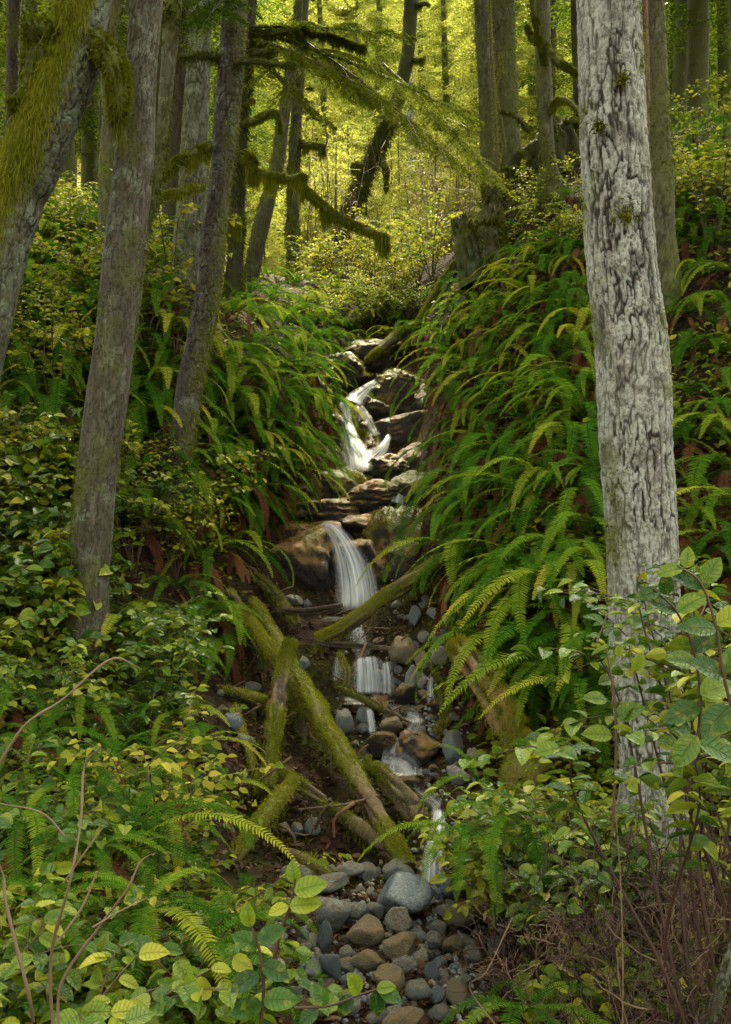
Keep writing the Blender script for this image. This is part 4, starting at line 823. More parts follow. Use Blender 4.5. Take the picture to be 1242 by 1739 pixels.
K = [((512, 955, 8.45), (.42, .5, .40), 'cliff', 'dark wet rock face left of the main waterfall', 1), ((688, 950, 8.45), (.34, .5, .36), 'ledge', 'mossy rock shoulder right of the main waterfall', 2),
     ((600, 965, 8.62), (.30, .55, .36), 'cliff', 'tan topped rock behind the main waterfall', 13), ((655, 905, 8.75), (.34, .4, .16), 'cliff', 'golden rock lip beside the top of the main waterfall', 14),
     ((470, 905, 8.9), (.36, .5, .16), 'cliff', 'golden rock shelf above the dark rock face', 3), ((575, 830, 9.6), (.46, .45, .20), 'ledge', 'flat tan ledge below the upper waterfall', 4), ((500, 838, 9.3), (.3, .4, .2), 'ledge', 'low mossy hump left of the flat tan ledge', 5),
     ((690, 668, 11.6), (.36, .45, .30), 'ledge', 'moss capped boulder at the head of the upper waterfall', 6), ((694, 728, 10.95), (.34, .4, .26), 'rock_wet', 'dark wet boulder with golden slope right of the upper waterfall', 7),
     ((700, 800, 10.25), (.34, .4, .22), 'rock_wet', 'rough dark boulder low on the right of the upper waterfall', 8), ((556, 740, 10.7), (.2, .4, .32), 'ledge', 'narrow mossy rock on the left of the upper waterfall', 9),
     ((588, 640, 12.0), (.22, .3, .22), 'ledge', 'small mossy rock at the head of the upper waterfall', 10), ((617, 752, 10.85), (.24, .4, .32), 'ledge', 'stepped rock behind the upper waterfall', 11), ((640, 695, 11.3), (.2, .3, .2), 'ledge', 'brown rock between the two upper strands of water', 12),
     ((720, 860, 9.1), (.34, .4, .26), 'ledge', 'mossy rounded rock above the main waterfall on the right', 15), ((655, 800, 9.9), (.2, .3, .14), 'rock_wet', 'low wet rock at the foot of the upper waterfall', 16), ((545, 870, 8.95), (.3, .3, .12), 'cliff', 'golden wet slab just above the main waterfall', 17),
     ((640, 850, 9.2), (.34, .4, .15), 'cliff', 'golden wet slab below the flat tan ledge', 18), ((735, 690, 11.2), (.2, .35, .3), 'rock_wet', 'dark rock wall right of the topmost strand of water', 19), ((540, 800, 10.0), (.24, .4, .25), 'ledge', 'mossy hump left of the foot of the upper waterfall', 20),
     ((545, 690, 11.3), (.2, .4, .3), 'ledge', 'mossy rock tucked under the left fern bank by the upper waterfall', 21), ((745, 770, 10.3), (.24, .4, .34), 'ledge', 'mossy rock under the right fern bank by the upper waterfall', 22), ((640, 610, 12.8), (.4, .4, .2), 'ledge', 'mossy stones across the gully above the upper waterfall', 23)]
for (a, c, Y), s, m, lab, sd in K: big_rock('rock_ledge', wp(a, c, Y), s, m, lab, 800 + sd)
v, _t = rock_arrays(951, 4, 6, .1, .03); b = MB(); b.add(v * np.array([.136, .12, .072]), t=_t)
o = b.build('boulder', MAT['rock_blue'], loc=(0, 0, 0)); o.location = tuple(wp(680, 1520, float(hits([680], [1545], 2.5)[0][1]) - .04)); tag(o, 'smooth rounded blue grey boulder resting in the stream among the cobbles', 'boulder')
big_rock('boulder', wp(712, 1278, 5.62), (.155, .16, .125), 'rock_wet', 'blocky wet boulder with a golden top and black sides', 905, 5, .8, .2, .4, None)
rng = RNG(21)
HERO = [(675, 1480, 65, 42, 4.5, 'rock'), (620, 1580, 74, 54, 4.0, 'rock_tan'), (562, 1548, 84, 60, 4.15, 'rock'), (608, 1552, 48, 40, 4.18, 'rock'), (682, 1607, 72, 50, 3.85, 'rock_tan'), (620, 1628, 66, 44, 3.78, 'rock_tan'), (563, 1642, 48, 58, 3.7, 'rock_blue'),
        (657, 1668, 70, 54, 3.55, 'rock_tan'), (682, 1642, 62, 36, 3.7, 'rock'), (682, 1562, 64, 44, 4.1, 'rock'), (780, 1552, 64, 46, 4.15, 'rock_tan'), (735, 1600, 38, 34, 3.9, 'rock'), (735, 1650, 34, 34, 3.62, 'rock_blue'), (780, 1685, 52, 50, 3.45, 'rock_tan'), (712, 1680, 54, 38, 3.5, 'rock'),
        (598, 1664, 52, 28, 3.58, 'rock'), (518, 1590, 24, 28, 3.95, 'rock_blue'), (553, 1592, 28, 60, 3.95, 'rock_blue'), (530, 1655, 40, 46, 3.62, 'rock_blue'), (500, 1690, 50, 40, 3.45, 'rock'), (690, 1732, 90, 36, 3.25, 'rock_tan'), (745, 1722, 50, 34, 3.3, 'rock'), (500, 1485, 64, 46, 4.5, 'rock'), (552, 1500, 96, 30, 4.4, 'rock'),
        (592, 1476, 62, 30, 4.5, 'rock'), (640, 1545, 40, 30, 4.2, 'rock'), (720, 1620, 34, 26, 3.8, 'rock_tan'), (770, 1605, 44, 36, 3.9, 'rock_tan'), (800, 1625, 44, 30, 3.8, 'rock'), (590, 1618, 32, 26, 3.82, 'rock'), (640, 1700, 44, 28, 3.42, 'rock_blue'), (590, 1705, 50, 34, 3.4, 'rock'), (545, 1715, 44, 34, 3.35, 'rock_tan'), (840, 1530, 50, 36, 4.2, 'rock'), (770, 1508, 46, 36, 4.4, 'rock_blue'),
        (533, 1405, 36, 34, 4.85, 'rock_blue'), (504, 1406, 22, 30, 4.87, 'rock'), (484, 1405, 20, 24, 4.9, 'rock'), (680, 1107, 64, 58, 6.55, 'rock_tan'), (716, 1120, 28, 32, 6.5, 'rock_tan'), (702, 1152, 30, 48, 6.35, 'rock'), (745, 1112, 38, 34, 6.5, 'rock'), (692, 1182, 46, 46, 6.25, 'rock_wet'), (704, 1046, 26, 38, 7.2, 'rock'), (736, 1043, 26, 24, 7.1, 'rock'),
        (585, 1226, 38, 62, 6.05, 'rock'), (620, 1216, 34, 40, 6.1, 'rock'), (668, 1232, 46, 38, 5.95, 'rock_tan'), (650, 1266, 72, 52, 5.75, 'rock_wet'), (770, 1268, 42, 62, 5.5, 'rock'), (778, 1316, 52, 32, 5.2, 'rock'), (802, 1290, 36, 42, 5.35, 'rock'), (515, 1125, 26, 26, 6.5, 'rock'), (430, 1166, 32, 22, 6.2, 'rock'), (395, 1230, 38, 40, 5.75, 'rock_blue'), (412, 1256, 32, 22, 5.6, 'rock'),
        (640, 1200, 52, 40, 6.2, 'rock_wet'), (560, 857, 34, 32, 8.75, 'rock_wet'), (597, 859, 24, 18, 8.75, 'rock'), (592, 877, 42, 14, 8.5, 'rock'), (622, 868, 22, 16, 8.6, 'rock_blue'), (500, 1019, 42, 20, 7.7, 'rock'), (522, 1024, 20, 20, 7.6, 'rock_blue'), (710, 990, 46, 36, 7.5, 'rock'), (628, 638, 22, 12, 11.75, 'rock_tan'), (750, 1085, 34, 34, 6.7, 'rock'), (720, 1082, 26, 22, 6.75, 'rock'), (690, 1330, 50, 34, 5.25, 'rock_wet'), (640, 1305, 36, 28, 5.4, 'rock'),
        (742, 1200, 34, 30, 6.1, 'rock_wet'), (610, 1180, 40, 30, 6.5, 'rock_wet'), (655, 1190, 30, 24, 6.4, 'rock_wet')]
TONE = {'rock': 'grey green stone', 'rock_blue': 'blue grey stone', 'rock_tan': 'tan stone', 'rock_wet': 'dark wet stone'}
HH = hits([q[0] for q in HERO], [q[1] + .40 * q[3] for q in HERO], 2.5)
for k, (a, c, w, h, Y, m) in enumerate(HERO):
    Y = float(np.clip(HH[k][1], Y - .6, Y + .6)) - .25 * w / F * Y; p = wp(a, c, Y); sx, sz = .92 * w / F * Y / 2, .92 * h / F * Y / 2
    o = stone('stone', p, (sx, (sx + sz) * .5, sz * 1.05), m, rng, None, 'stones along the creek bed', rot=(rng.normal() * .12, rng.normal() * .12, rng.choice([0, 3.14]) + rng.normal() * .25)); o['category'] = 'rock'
    REG.append((o, ('large ' if w > 55 else 'small ' if w < 30 else '') + TONE[m], tuple(p)))
POLY = [([(470, 1739), (440, 1600), (480, 1490), (600, 1465), (740, 1500), (880, 1530), (860, 1640), (830, 1739)], 165, (12, 38)), ([(600, 1110), (760, 1090), (800, 1330), (640, 1330), (560, 1250)], 80, (12, 30)), ([(370, 1180), (440, 1200), (430, 1280), (375, 1260)], 10, (12, 22)), ([(690, 980), (760, 980), (770, 1080), (650, 1060)], 12, (10, 22)), ([(540, 850), (660, 850), (640, 890), (540, 885)], 8, (8, 16))]
def inpoly(x, y, P):
    P = np.array(P, float); r = np.zeros(len(x), bool); j = len(P) - 1
    for i in range(len(P)):
        c = ((P[i, 1] > y) != (P[j, 1] > y)) & (x < (P[j, 0] - P[i, 0]) * (y - P[i, 1]) / (P[j, 1] - P[i, 1] + 1e-9) + P[i, 0]); r ^= c; j = i
    return r
def scatter(P, n, rng, mind=0):
    P = np.array(P, float); o = []
    for _ in range(n * 60):
        x, y = rng.uniform(P[:, 0].min(), P[:, 0].max()), rng.uniform(P[:, 1].min(), P[:, 1].max())
        if inpoly(np.array([x]), np.array([y]), P)[0] and all((x - a) ** 2 + (y - c) ** 2 > mind ** 2 for a, c in o): o.append((x, y))
        if len(o) >= n: break
    return np.array(o)
rng = RNG(22)
for P, n, (lo, hi) in POLY:
    pts = scatter(P, n, rng, 9); H = hits(pts[:, 0], pts[:, 1])
    for h in H:
        w = rng.uniform(lo, hi) * rng.choice([.8, 1, 1.3]) / F * h[1] / 2; m = rng.choice(['rock', 'rock', 'rock_blue', 'rock_tan', 'rock_wet'], p=[.38, .22, .18, .15, .07])
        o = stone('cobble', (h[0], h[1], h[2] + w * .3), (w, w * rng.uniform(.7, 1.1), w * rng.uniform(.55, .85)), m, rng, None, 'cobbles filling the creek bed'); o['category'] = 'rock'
        REG.append((o, TONE[m].replace('stone', 'cobble'), (h[0], h[1], h[2])))
# gravel between the cobbles
b = MB(); rg = RNG(23); pts = scatter([(480, 1739), (450, 1600), (500, 1480), (620, 1465), (720, 1330), (570, 1240), (590, 1100), (770, 1080), (810, 1330), (760, 1480), (870, 1530), (850, 1739)], 900, rg); H = hits(pts[:, 0], pts[:, 1])
v0, t0 = rock_arrays(960, 1, 7, .6, .0)
for h in H:
    s = rg.uniform(.006, .02); b.add(v0 * s * rg.uniform(.6, 1.2, 3) + h + [0, 0, .004], t=t0)
tag(b.build('gravel', MAT['rock']), 'small gravel packed between the cobbles of the creek', 'gravel', kind='stuff')

# ================================================================== WATER
def strand(px, label, n=40, m=14, bulge=.3, fade=(.12, .1), dens=1.0):
    P, R = path3(px); c = catmull(np.c_[P, R * 1.1], n); C = c[:, :3]; r = c[:, 3]; T = unit(np.gradient(C, axis=0)); sd = unit(np.cross(T, np.array([0, 1., 0]))); sd *= np.sign(sd[:, :1] + 1e-9)
    nn = np.cross(sd, T); nn *= -np.sign(nn[:, 1:2] + 1e-9)
    u = np.linspace(0, 1, m); x = 2 * u - 1
    v = C[:, None, :] + sd[:, None, :] * (r[:, None] * x)[..., None] + nn[:, None, :] * (bulge * r[:, None] * (1 - x ** 2))[..., None]
    v = v + .012 * vn(v * 14, 5)[..., None] * np.array([0, 1, 0])
    s = np.r_[0, np.cumsum(np.linalg.norm(np.diff(C, axis=0), axis=1))]; f = s / s[-1]
    al = (sstep(0, fade[0], f) * sstep(1, 1 - fade[1], f) * dens)[:, None] * np.ones(m)
    b = MB(); b.add(v, grid_quads(n, m), r=al.ravel(), flow_u=np.tile(u, n), flow_v=np.repeat(s, m) + px[0][0]); o = b.build('water', MAT['fall'], loc=tuple(C[0]))
    return tag(o, label, 'waterfall', 'strands of falling water', 'structure')
strand([(640, 646, 8, 11.3), (624, 660, 18, 11.1), (606, 678, 32, 10.9), (598, 688, 34, 10.75)], 'topmost strand of white water sliding left off a mossy boulder')
strand([(576, 680, 14, 10.6), (586, 692, 20, 10.4), (589, 718, 22, 10.2), (595, 748, 34, 9.98), (604, 776, 50, 9.75), (610, 808, 50, 9.5)], 'broad white cascade of the upper waterfall dropping to the tan ledge', dens=1.1)
strand([(610, 688, 10, 10.8), (625, 712, 16, 10.6), (640, 742, 16, 10.4)], 'thin slanting trickle right of the upper waterfall')
strand([(662, 738, 10, 10.5), (652, 760, 20, 10.2), (634, 780, 40, 9.85), (622, 800, 40, 9.6)], 'low apron of water joining the upper waterfall from the right', dens=.8)
strand([(682, 830, 24, 8.95), (677, 842, 38, 8.8), (672, 860, 42, 8.7)], 'short white spill above the main waterfall on the right', dens=1.1)
strand([(548, 890, 14, 8.05), (566, 900, 26, 7.9), (584, 926, 42, 7.78), (598, 962, 60, 7.68), (605, 1000, 72, 7.6), (606, 1042, 78, 7.55)], 'main waterfall, a tall white veil bending over the golden rock lip', 60, 22, dens=1.25)
strand([(625, 955, 12, 7.9), (633, 990, 18, 7.8), (636, 1030, 18, 7.75)], 'thin veil along the right edge of the main waterfall', dens=.6)
strand([(580, 1112, 16, 6.7), (576, 1130, 22, 6.62), (574, 1160, 22, 6.58)], 'left thin strand of the small fall under the branches', dens=.7)
strand([(622, 1118, 46, 6.6), (624, 1140, 54, 6.52), (626, 1182, 66, 6.45)], 'middle sheet of the small fall beside the angular tan stone', dens=.95)
strand([(655, 1124, 18, 6.6), (657, 1150, 24, 6.52), (658, 1182, 26, 6.48)], 'right strand of the small fall beside the angular tan stone', dens=.8)
strand([(626, 1203, 12, 6.0), (630, 1222, 15, 5.95), (633, 1246, 18, 5.9)], 'little spout dropping off the thin dark branch log', dens=.9)
strand([(690, 1212, 26, 5.95), (708, 1224, 26, 5.85), (700, 1245, 26, 5.7), (684, 1268, 30, 5.6), (672, 1292, 40, 5.5)], 'milky chute running past the golden wet boulder', dens=.7)
strand([(655, 1296, 60, 5.45), (680, 1308, 66, 5.3), (695, 1332, 64, 5.22)], 'milky water fanning out below the golden wet boulder', dens=.6)
for k in (0, 2.3, 4.1): strand([(668 + 9 * k, 1294 + 2 * k, 4, 5.4), (669 + 9 * k, 1308, 3, 5.38), (669 + 9 * k, 1324 + k, 5, 5.36)], 'fine trickle dripping off the foot of the golden wet boulder', 10, 5, dens=.9)
strand([(733, 1148, 10, 6.25), (731, 1170, 13, 6.15), (733, 1198, 15, 6.1)], 'narrow strand behind the brown root right of the small fall', dens=.8)
strand([(746, 1375, 24, 4.8), (744, 1410, 32, 4.62), (738, 1450, 40, 4.46), (734, 1512, 44, 4.38)], 'white chute falling beside the smooth blue boulder', dens=1.25)
def film(pts, w, label, dens=.5):
    h = hits([a for a, c in pts], [c for a, c in pts], 2.5); strand([(a, c, w, q[1] - .07) for (a, c), q in zip(pts, h)], label, 36, 9, .12, (.1, .1), dens)
film([(612, 806), (636, 816), (664, 822), (684, 832)], 20, 'thin film of water running right across the tan ledge'); film([(672, 858), (640, 872), (600, 882), (558, 892)], 22, 'thin film of water crossing to the lip of the main waterfall')
film([(606, 1042), (604, 1068), (612, 1095), (622, 1120)], 34, 'broken water running under the cut log from the main waterfall'); film([(628, 1180), (646, 1198), (668, 1208), (690, 1214)], 30, 'milky water sliding right from the foot of the small fall')
film([(695, 1330), (712, 1348), (735, 1362), (746, 1378)], 26, 'water slipping behind the driftwood to the white chute'); film([(734, 1508), (742, 1530), (738, 1556), (720, 1580)], 30, 'shallow water fading among the cobbles below the chute', .4)
def pool(px, py, w, d, Y, label, dens=1.0):
    c = wp(px, py, Y); n, m = 8, 28; rr = np.linspace(0, 1, n); th = np.linspace(0, 6.283, m, endpoint=False)
    k = 1 + .25 * np.array([vn(np.array([[math.cos(a) * 1.5, math.sin(a) * 1.5, px * .1]]))[0] for a in th])
    v = np.stack([np.outer(rr, np.cos(th) * k) * w, np.outer(rr, np.sin(th) * k) * d, np.zeros((n, m))], -1) + c
    b = MB(); b.add(v, grid_quads(n, m, True), r=np.repeat(1 - sstep(.5, 1, rr), m) * dens); return tag(b.build('water', MAT['pool'], loc=tuple(c)), label, 'pool', 'pools of the creek', 'structure')
pool(745, 1542, .13, .14, 4.2, 'shallow pool right of the smooth blue boulder'); pool(672, 1312, .16, .14, 5.35, 'foamy pool below the golden wet boulder'); pool(620, 1190, .2, .16, 6.35, 'pool at the foot of the small fall')
pool(600, 1050, .3, .22, 7.5, 'pool at the foot of the main waterfall', .8); pool(585, 884, .25, .2, 8.3, 'still shelf of water above the main waterfall', .6); pool(700, 1222, .14, .12, 5.95, 'pool by the dark branch log'); pool(735, 1512, .09, .1, 4.4, 'churned water under the white chute')

# ================================================================== LOGS
def log(name, px, mat, label, moss=0, cat='log', group='fallen logs over the creek', seed=0, tl=.02, nth=36, mmat='moss', bare=.0, bend=.4, ridge=.012):
    P, R = path3(px); R = R * (.62 if cat == 'log' else 1); rr = RNG(seed + 400)
    def dsp(q, D, Pw):
        w = q * np.array([28, 28, 3.5]); fur = sstep(.05, .4, np.abs(vn(w + .6 * vn(q * 8, 2)[..., None], seed)))
        ms = np.clip(moss * (sstep(-.5, .5, D[..., 2]) * 1.2 + .15) * sstep(-.75 + bare, .25 + bare, vn(Pw * np.array([5, 5, 5.]) + seed, 7)), 0, 1)
        return ridge * (fur - .6) + .35 * R.mean() * fbm(Pw * 6, 2, seed) * .6 + .004 * fbm(Pw * 60, 2, 3), np.clip(fur, 0, 1), ms
    t = tube(P, R, nth, .014, dsp); root = thing(name, P[0], label, cat, group); b = MB(); put_tube(b, t); b.build('trunk' if cat != 'branch' else 'stem', MAT[mat], root)
    if moss:
        A = np.linalg.norm(np.diff(P, axis=0), axis=1).sum() * R.mean() * 6.28
        m = MB(); n = int(np.clip(A * 62000 * (.02 / tl), 400, 30000)); tufts_on(m, t, rr, n, t['ms'] ** 1.5 + .004, tl * .6, .0016, (.2, 1), .15, .7, bend, .006); k = rr.integers(0, len(t['P']), n // 14); sp = t['P'][k] + rr.normal(size=(len(k), 3)) * t['R'][k][:, None] * .5; sp[:, 2] -= t['R'][k] * .8; w = vn(sp * 6, 4) > 0; sp = sp[w]
        dd = rr.normal(size=(len(sp), 3)) * .2; dd[:, 2] -= 1; blades(m, sp, dd, .045 * rr.uniform(.3, 1.5, len(sp)), .0016, rr, rr.uniform(.1, .6, len(sp)), 0)
        m.build('moss', MAT[mmat], root)
    return root, t
lg = lambda *a, **k: log('fallen_log', *a, **k)
lg([(430, 1020, 28, 7.02), (470, 1088, 32, 6.5), (518, 1170, 44, 5.9), (565, 1250, 47, 5.45), (600, 1312, 46, 5.1), (650, 1398, 46, 4.72), (692, 1472, 44, 4.48)], 'log', 'long mossy log slanting down to the smooth blue boulder', 1.0, seed=1)
lg([(388, 1008, 30, 7.0), (432, 1068, 34, 6.5), (480, 1132, 36, 6.1), (535, 1222, 28, 5.7), (590, 1312, 24, 5.25)], 'log', 'mossy log lying along the lower left side of the long slanting one', 1.0, seed=2)
lg([(492, 1092, 36, 6.0), (482, 1140, 46, 5.82), (472, 1190, 48, 5.6), (461, 1260, 45, 5.3), (452, 1342, 40, 4.98)], 'log', 'mossy upright log propped under the crossing of the slanting logs', .8, seed=3, bare=.05)
lg([(500, 1325, 34, 4.95), (470, 1362, 42, 4.8), (436, 1408, 42, 4.65), (395, 1458, 40, 4.5)], 'log', 'short mossy log leaning down left from the foot of the upright log', .95, seed=4)
lg([(465, 1300, 20, 5.15), (510, 1335, 26, 5.0), (560, 1368, 30, 4.9), (620, 1412, 36, 4.72), (672, 1456, 30, 4.6)], 'drift', 'bare brown log lying under the long slanting mossy log', .25, seed=5, ridge=.02)
lg([(541, 1085, 30, 6.85), (590, 1062, 37, 6.86), (650, 1018, 41, 6.92), (705, 982, 44, 7.0), (752, 950, 42, 7.15)], 'log', 'mossy log with a cut end crossing in front of the main waterfall', .9, seed=6, bare=.02)
lg([(362, 1170, 18, 6.15), (405, 1178, 24, 6.05), (452, 1192, 26, 5.95)], 'log', 'small mossy log stuck into the left side of the upright log', .8, seed=7)
lg([(780, 1098, 56, 5.62), (812, 1142, 70, 5.42), (848, 1200, 78, 5.2), (886, 1272, 72, 5.02)], 'rot', 'reddish rotten log with a mossy upper end sliding down the right bank', .6, seed=8, tl=.03, bare=.42, ridge=.03)
lg([(622, 1296, 26, 5.28), (668, 1336, 42, 5.0), (700, 1372, 46, 4.85), (728, 1412, 34, 4.75)], 'drift', 'cracked brown driftwood slab right of the long slanting mossy log', .1, seed=9, ridge=.03)
lg([(572, 1165, 14, 6.3), (640, 1200, 20, 6.02), (702, 1232, 16, 5.85)], 'drift', 'thin dark branch log lying across the creek below the small fall', .35, seed=10, mmat='mossd')
lg([(684, 596, 16, 12.0), (700, 565, 14, 12.3), (725, 522, 16, 12.6), (757, 470, 18, 12.9), (795, 420, 14, 13.0)], 'log', 'thin mossy log leaning from the gully up to the rotten stump', .9, seed=11, tl=.03)
lg([(625, 612, 14, 11.8), (650, 590, 24, 12.0), (690, 560, 26, 12.3), (720, 545, 16, 12.6)], 'log', 'crooked mossy log at the head of the gully', .8, seed=12, tl=.03)
lg([(598, 545, 10, 13.4), (640, 532, 16, 13.5), (690, 540, 14, 13.6)], 'drift', 'dark weathered log lying across the top of the gully', .2, seed=13)
lg([(428, 972, 22, 7.75), (462, 1005, 28, 7.5), (490, 1040, 26, 7.3), (505, 1062, 16, 7.2)], 'drift', 'grey brown driftwood below the dark rock face', .1, seed=14, ridge=.02)
lg([(470, 1035, 10, 7.25), (520, 1038, 14, 7.2), (582, 1028, 12, 7.15)], 'drift', 'short driftwood pole pointing at the foot of the main waterfall', 0, seed=15)
lg([(540, 1092, 10, 6.8), (600, 1096, 14, 6.75), (690, 1104, 12, 6.7)], 'drift', 'brown pole lying across the top of the small fall', 0, seed=16)
lg([(728, 1125, 12, 6.2), (750, 1170, 20, 5.95), (757, 1215, 26, 5.8), (742, 1245, 16, 5.7)], 'drift', 'golden brown root right of the small fall', .15, seed=17, ridge=.02)
lg([(472, 1442, 20, 4.68), (505, 1456, 30, 4.6), (548, 1478, 30, 4.48), (584, 1496, 16, 4.4)], 'log', 'low mossy log half sunk among stones below the crossed logs', 1.0, seed=18, tl=.02)
lg([(440, 1345, 12, 5.0), (420, 1270, 15, 5.35), (398, 1200, 14, 5.8)], 'log', 'thin mossy pole leaning left of the upright log', .5, seed=19)
lg([(575, 1110, 12, 6.6), (590, 1150, 14, 6.4), (570, 1215, 12, 6.2)], 'drift', 'dark forked stick standing before the left strand of the small fall', .1, seed=20)
# cut bank of rotten wood under the crossing logs, mossy stump by the rotten log
rt, t = log('rotten_stump', [(522, 1190, 50, 6.2), (530, 1230, 64, 6.0), (536, 1290, 76, 5.8), (540, 1340, 80, 5.65)], 'bark_black', 'dark crumbling stump face behind the upright mossy log', .12, 'stump', None, 30, nth=60, ridge=.035)
rt, t = log('mossy_stump', [(878, 1350, 58, 4.9), (888, 1310, 66, 4.9), (906, 1282, 52, 4.92), (924, 1268, 30, 4.95)], 'rot', 'round stump end smothered in bright yellow moss on the right bank', 1.6, 'stump', None, 31, tl=.035, bare=-.3)
# upper rotten stump
P0 = [(835, 475, 100, 11.6), (824, 440, 92, 11.6), (816, 405, 88, 11.6), (808, 376, 84, 11.6)]
P, R = path3(P0)
def jag(q, D, Pw):
    fur = sstep(.05, .35, np.abs(vn(q * np.array([16, 16, 2.5]), 3))); return .05 * (fur - .6) + .03 * fbm(Pw * 8, 3, 4), fur, .35 + .5 * sstep(-.1, .5, vn(Pw * 5, 3))
t = tube(P, R, 80, .02, jag)
k = np.arange(t['n'])[:, None] / (t['n'] - 1); th = np.arange(80) / 80 * 6.283
sp = np.maximum(0, vn(np.stack([np.cos(th) * 3.5, np.sin(th) * 3.5, th * 0], -1), 6)); dz = (.26 * sp + .10 * vn(np.stack([np.cos(th) * 9, np.sin(th) * 9, th * 0], -1), 7)); dz[np.argmin(np.abs(th - 3.5))] += .12
t['v'][..., 2] += (sstep(.75, 1, k) * dz[None, :] - .05 * sstep(.75, 1, k))
rt = thing('rotten_stump', wp(835, 475, 11.6), 'tall jagged rotten stump with teal lichen above the right fern bank', 'stump')
b = MB(); put_tube(b, t, cap=False); b.build('trunk', MAT['stump'], rt)
ti = dict(t); ti = {kk: (vv.copy() if isinstance(vv, np.ndarray) else vv) for kk, vv in t.items()}; ti['v'] = t['v'] - t['d'] * .05; b = MB(); put_tube(b, ti, cap=False); b.build('hollow', MAT['bark_black'], rt)
m = MB(); tufts_on(m, t, RNG(41), 4500, t['ms'] ** 2 * (t['d'][..., 0] > -.4), .05, .006, (.1, .8), .5, .6, .6, .01); m.build('moss', MAT['mossd'], rt)
# upturned root mass behind the slim mossy trunk
rt = thing('root_mass', wp(955, 350, 12.6), 'black upturned root plate draped in moss behind the pale trunk', 'roots')
v, _t = rock_arrays(975, 5, 12, .3, .5); v = v * (1 + .15 * fbm(v * 5, 4, 3)[:, None]); b = MB(); c = wp(935, 285, 12.9); b.add(v * np.array([.62, .4, .72]) + c, t=_t, fur=.2, moss=.4); b.build('soil_plate', MAT['bark_black'], rt)
rg = RNG(42)
for k in range(16):
    a = rg.uniform(0, 6.28); s = c + np.array([math.cos(a) * .45, -.3, math.sin(a) * .5]); e = s + np.array([math.cos(a) * rg.uniform(.2, .6), rg.uniform(-.5, -.1), rg.uniform(-.6, .2)])
    q = tube([s, (s + e) / 2 + rg.normal(size=3) * .06 + [0, 0, .1], e], [.035, .025, .008], 8, .04, lambda q, D, P: (.006 * vn(P * 20, 2), np.full(q.shape[:2], .7), np.full(q.shape[:2], .8))); b = MB(); put_tube(b, q); o = b.build('root', MAT['bark_green'], rt)
    m = MB(); tufts_on(m, q, rg, 500, .2 + up_weight(q), .04, .006, (.2, .8), .4, .7, .6, .006); m.build('moss', MAT['mossd'], o)
# loose sticks of the log jam
rng = RNG(43)
JAM = [(420, 980), (560, 1040), (700, 1090), (690, 1240), (600, 1330), (720, 1400), (690, 1460), (480, 1440), (390, 1340), (400, 1150)]
pts = scatter(JAM, 38, rng, 14); H = hits(pts[:, 0], pts[:, 1])
for h in H:
    Ls = rng.uniform(.12, .42); a = rng.normal(2.2, .7) if rng.random() < .6 else rng.uniform(0, 3.14); d = np.array([math.cos(a), rng.normal() * .3, -math.sin(a) * .55]) * Ls; c = h + [0, -.1, .05 + rng.uniform(0, .1)]
    P = [c - d / 2, c + rng.normal(size=3) * .02, c + d / 2]; q = tube(P, np.array([1, .8, .5]) * rng.uniform(.004, .012), 6, .03, lambda q, D, Pw: (.002 * vn(Pw * 40, 1), np.clip(.6 + vn(q * np.array([80, 80, 8]), 2), 0, 1), np.zeros(q.shape[:2])))
    b = MB(); put_tube(b, q); o = tag(b.build('stick', MAT[rng.choice(['drift', 'drift', 'log', 'rot'])], loc=tuple(c)), None, 'stick', 'loose sticks in the log jam'); REG.append((o, 'loose dead stick', tuple(c)))

# ================================================================== FERNS
def downhill(x, y): gx_, gy_ = grad(x, y); return math.atan2(-gy_, -gx_)
CREEK = lambda px, py: False
rng = RNG(51)
FG = 'sword ferns on the creek banks'
def ferns_at(pts, scale, big, phrase, group=FG, dz=.03, toward=0.35, nf=(9, 13)):
    CORR = [(535, 625), (560, 600), (700, 600), (762, 640), (768, 860), (762, 960), (740, 1000), (430, 980), (440, 870), (545, 770)]
    pts = pts[~inpoly(pts[:, 0], pts[:, 1], CORR)]; H = hits(pts[:, 0], pts[:, 1])
    for h in H:
        s = rng.uniform(*scale); a = downhill(h[0], h[1]); a = math.atan2(math.sin(a) * (1 - toward) - toward, math.cos(a) * (1 - toward)) + rng.normal() * .3
        p = (h[0], h[1], h[2] + dz)
        r = fern_root(p, a, phrase, group, s, rng, int(rng.integers(*nf)), int(rng.integers(4, 9))) if big else small_fern(p, a, phrase, group, s, rng)
        REG.append((r, phrase, p))
# right bank, large arching ferns, front rows
ferns_at(np.array([(800, 800), (880, 790), (960, 770), (830, 880), (910, 870), (985, 860), (760, 905), (800, 960), (880, 960), (960, 960), (1010, 1000), (930, 1060), (1000, 1090), (880, 1130), (970, 1160), (1010, 1200), (745, 960), (920, 1010), (990, 930), (850, 935), (790, 850), (940, 830), (1015, 820), (870, 1000), (960, 1020), (905, 1090), (950, 1110), (1020, 1120), (860, 850), (775, 940), (890, 1180), (940, 1215)], float), (.78, 1.05), True, 'large arching sword fern')
ferns_at(np.array([(770, 680), (830, 660), (900, 640), (960, 620), (800, 730), (880, 715), (960, 700), (1000, 760), (740, 720), (1010, 660), (930, 580), (1000, 560), (860, 600), (790, 640), (860, 690), (930, 660), (990, 720), (830, 760), (920, 750), (760, 750), (720, 660), (980, 600)], float), (.75, 1.0), True, 'drooping sword fern')
ferns_at(scatter([(690, 600), (770, 500), (830, 470), (990, 420), (1000, 560), (800, 620)], 28, rng, 28), (.66, .95), False, 'upper bank sword fern')
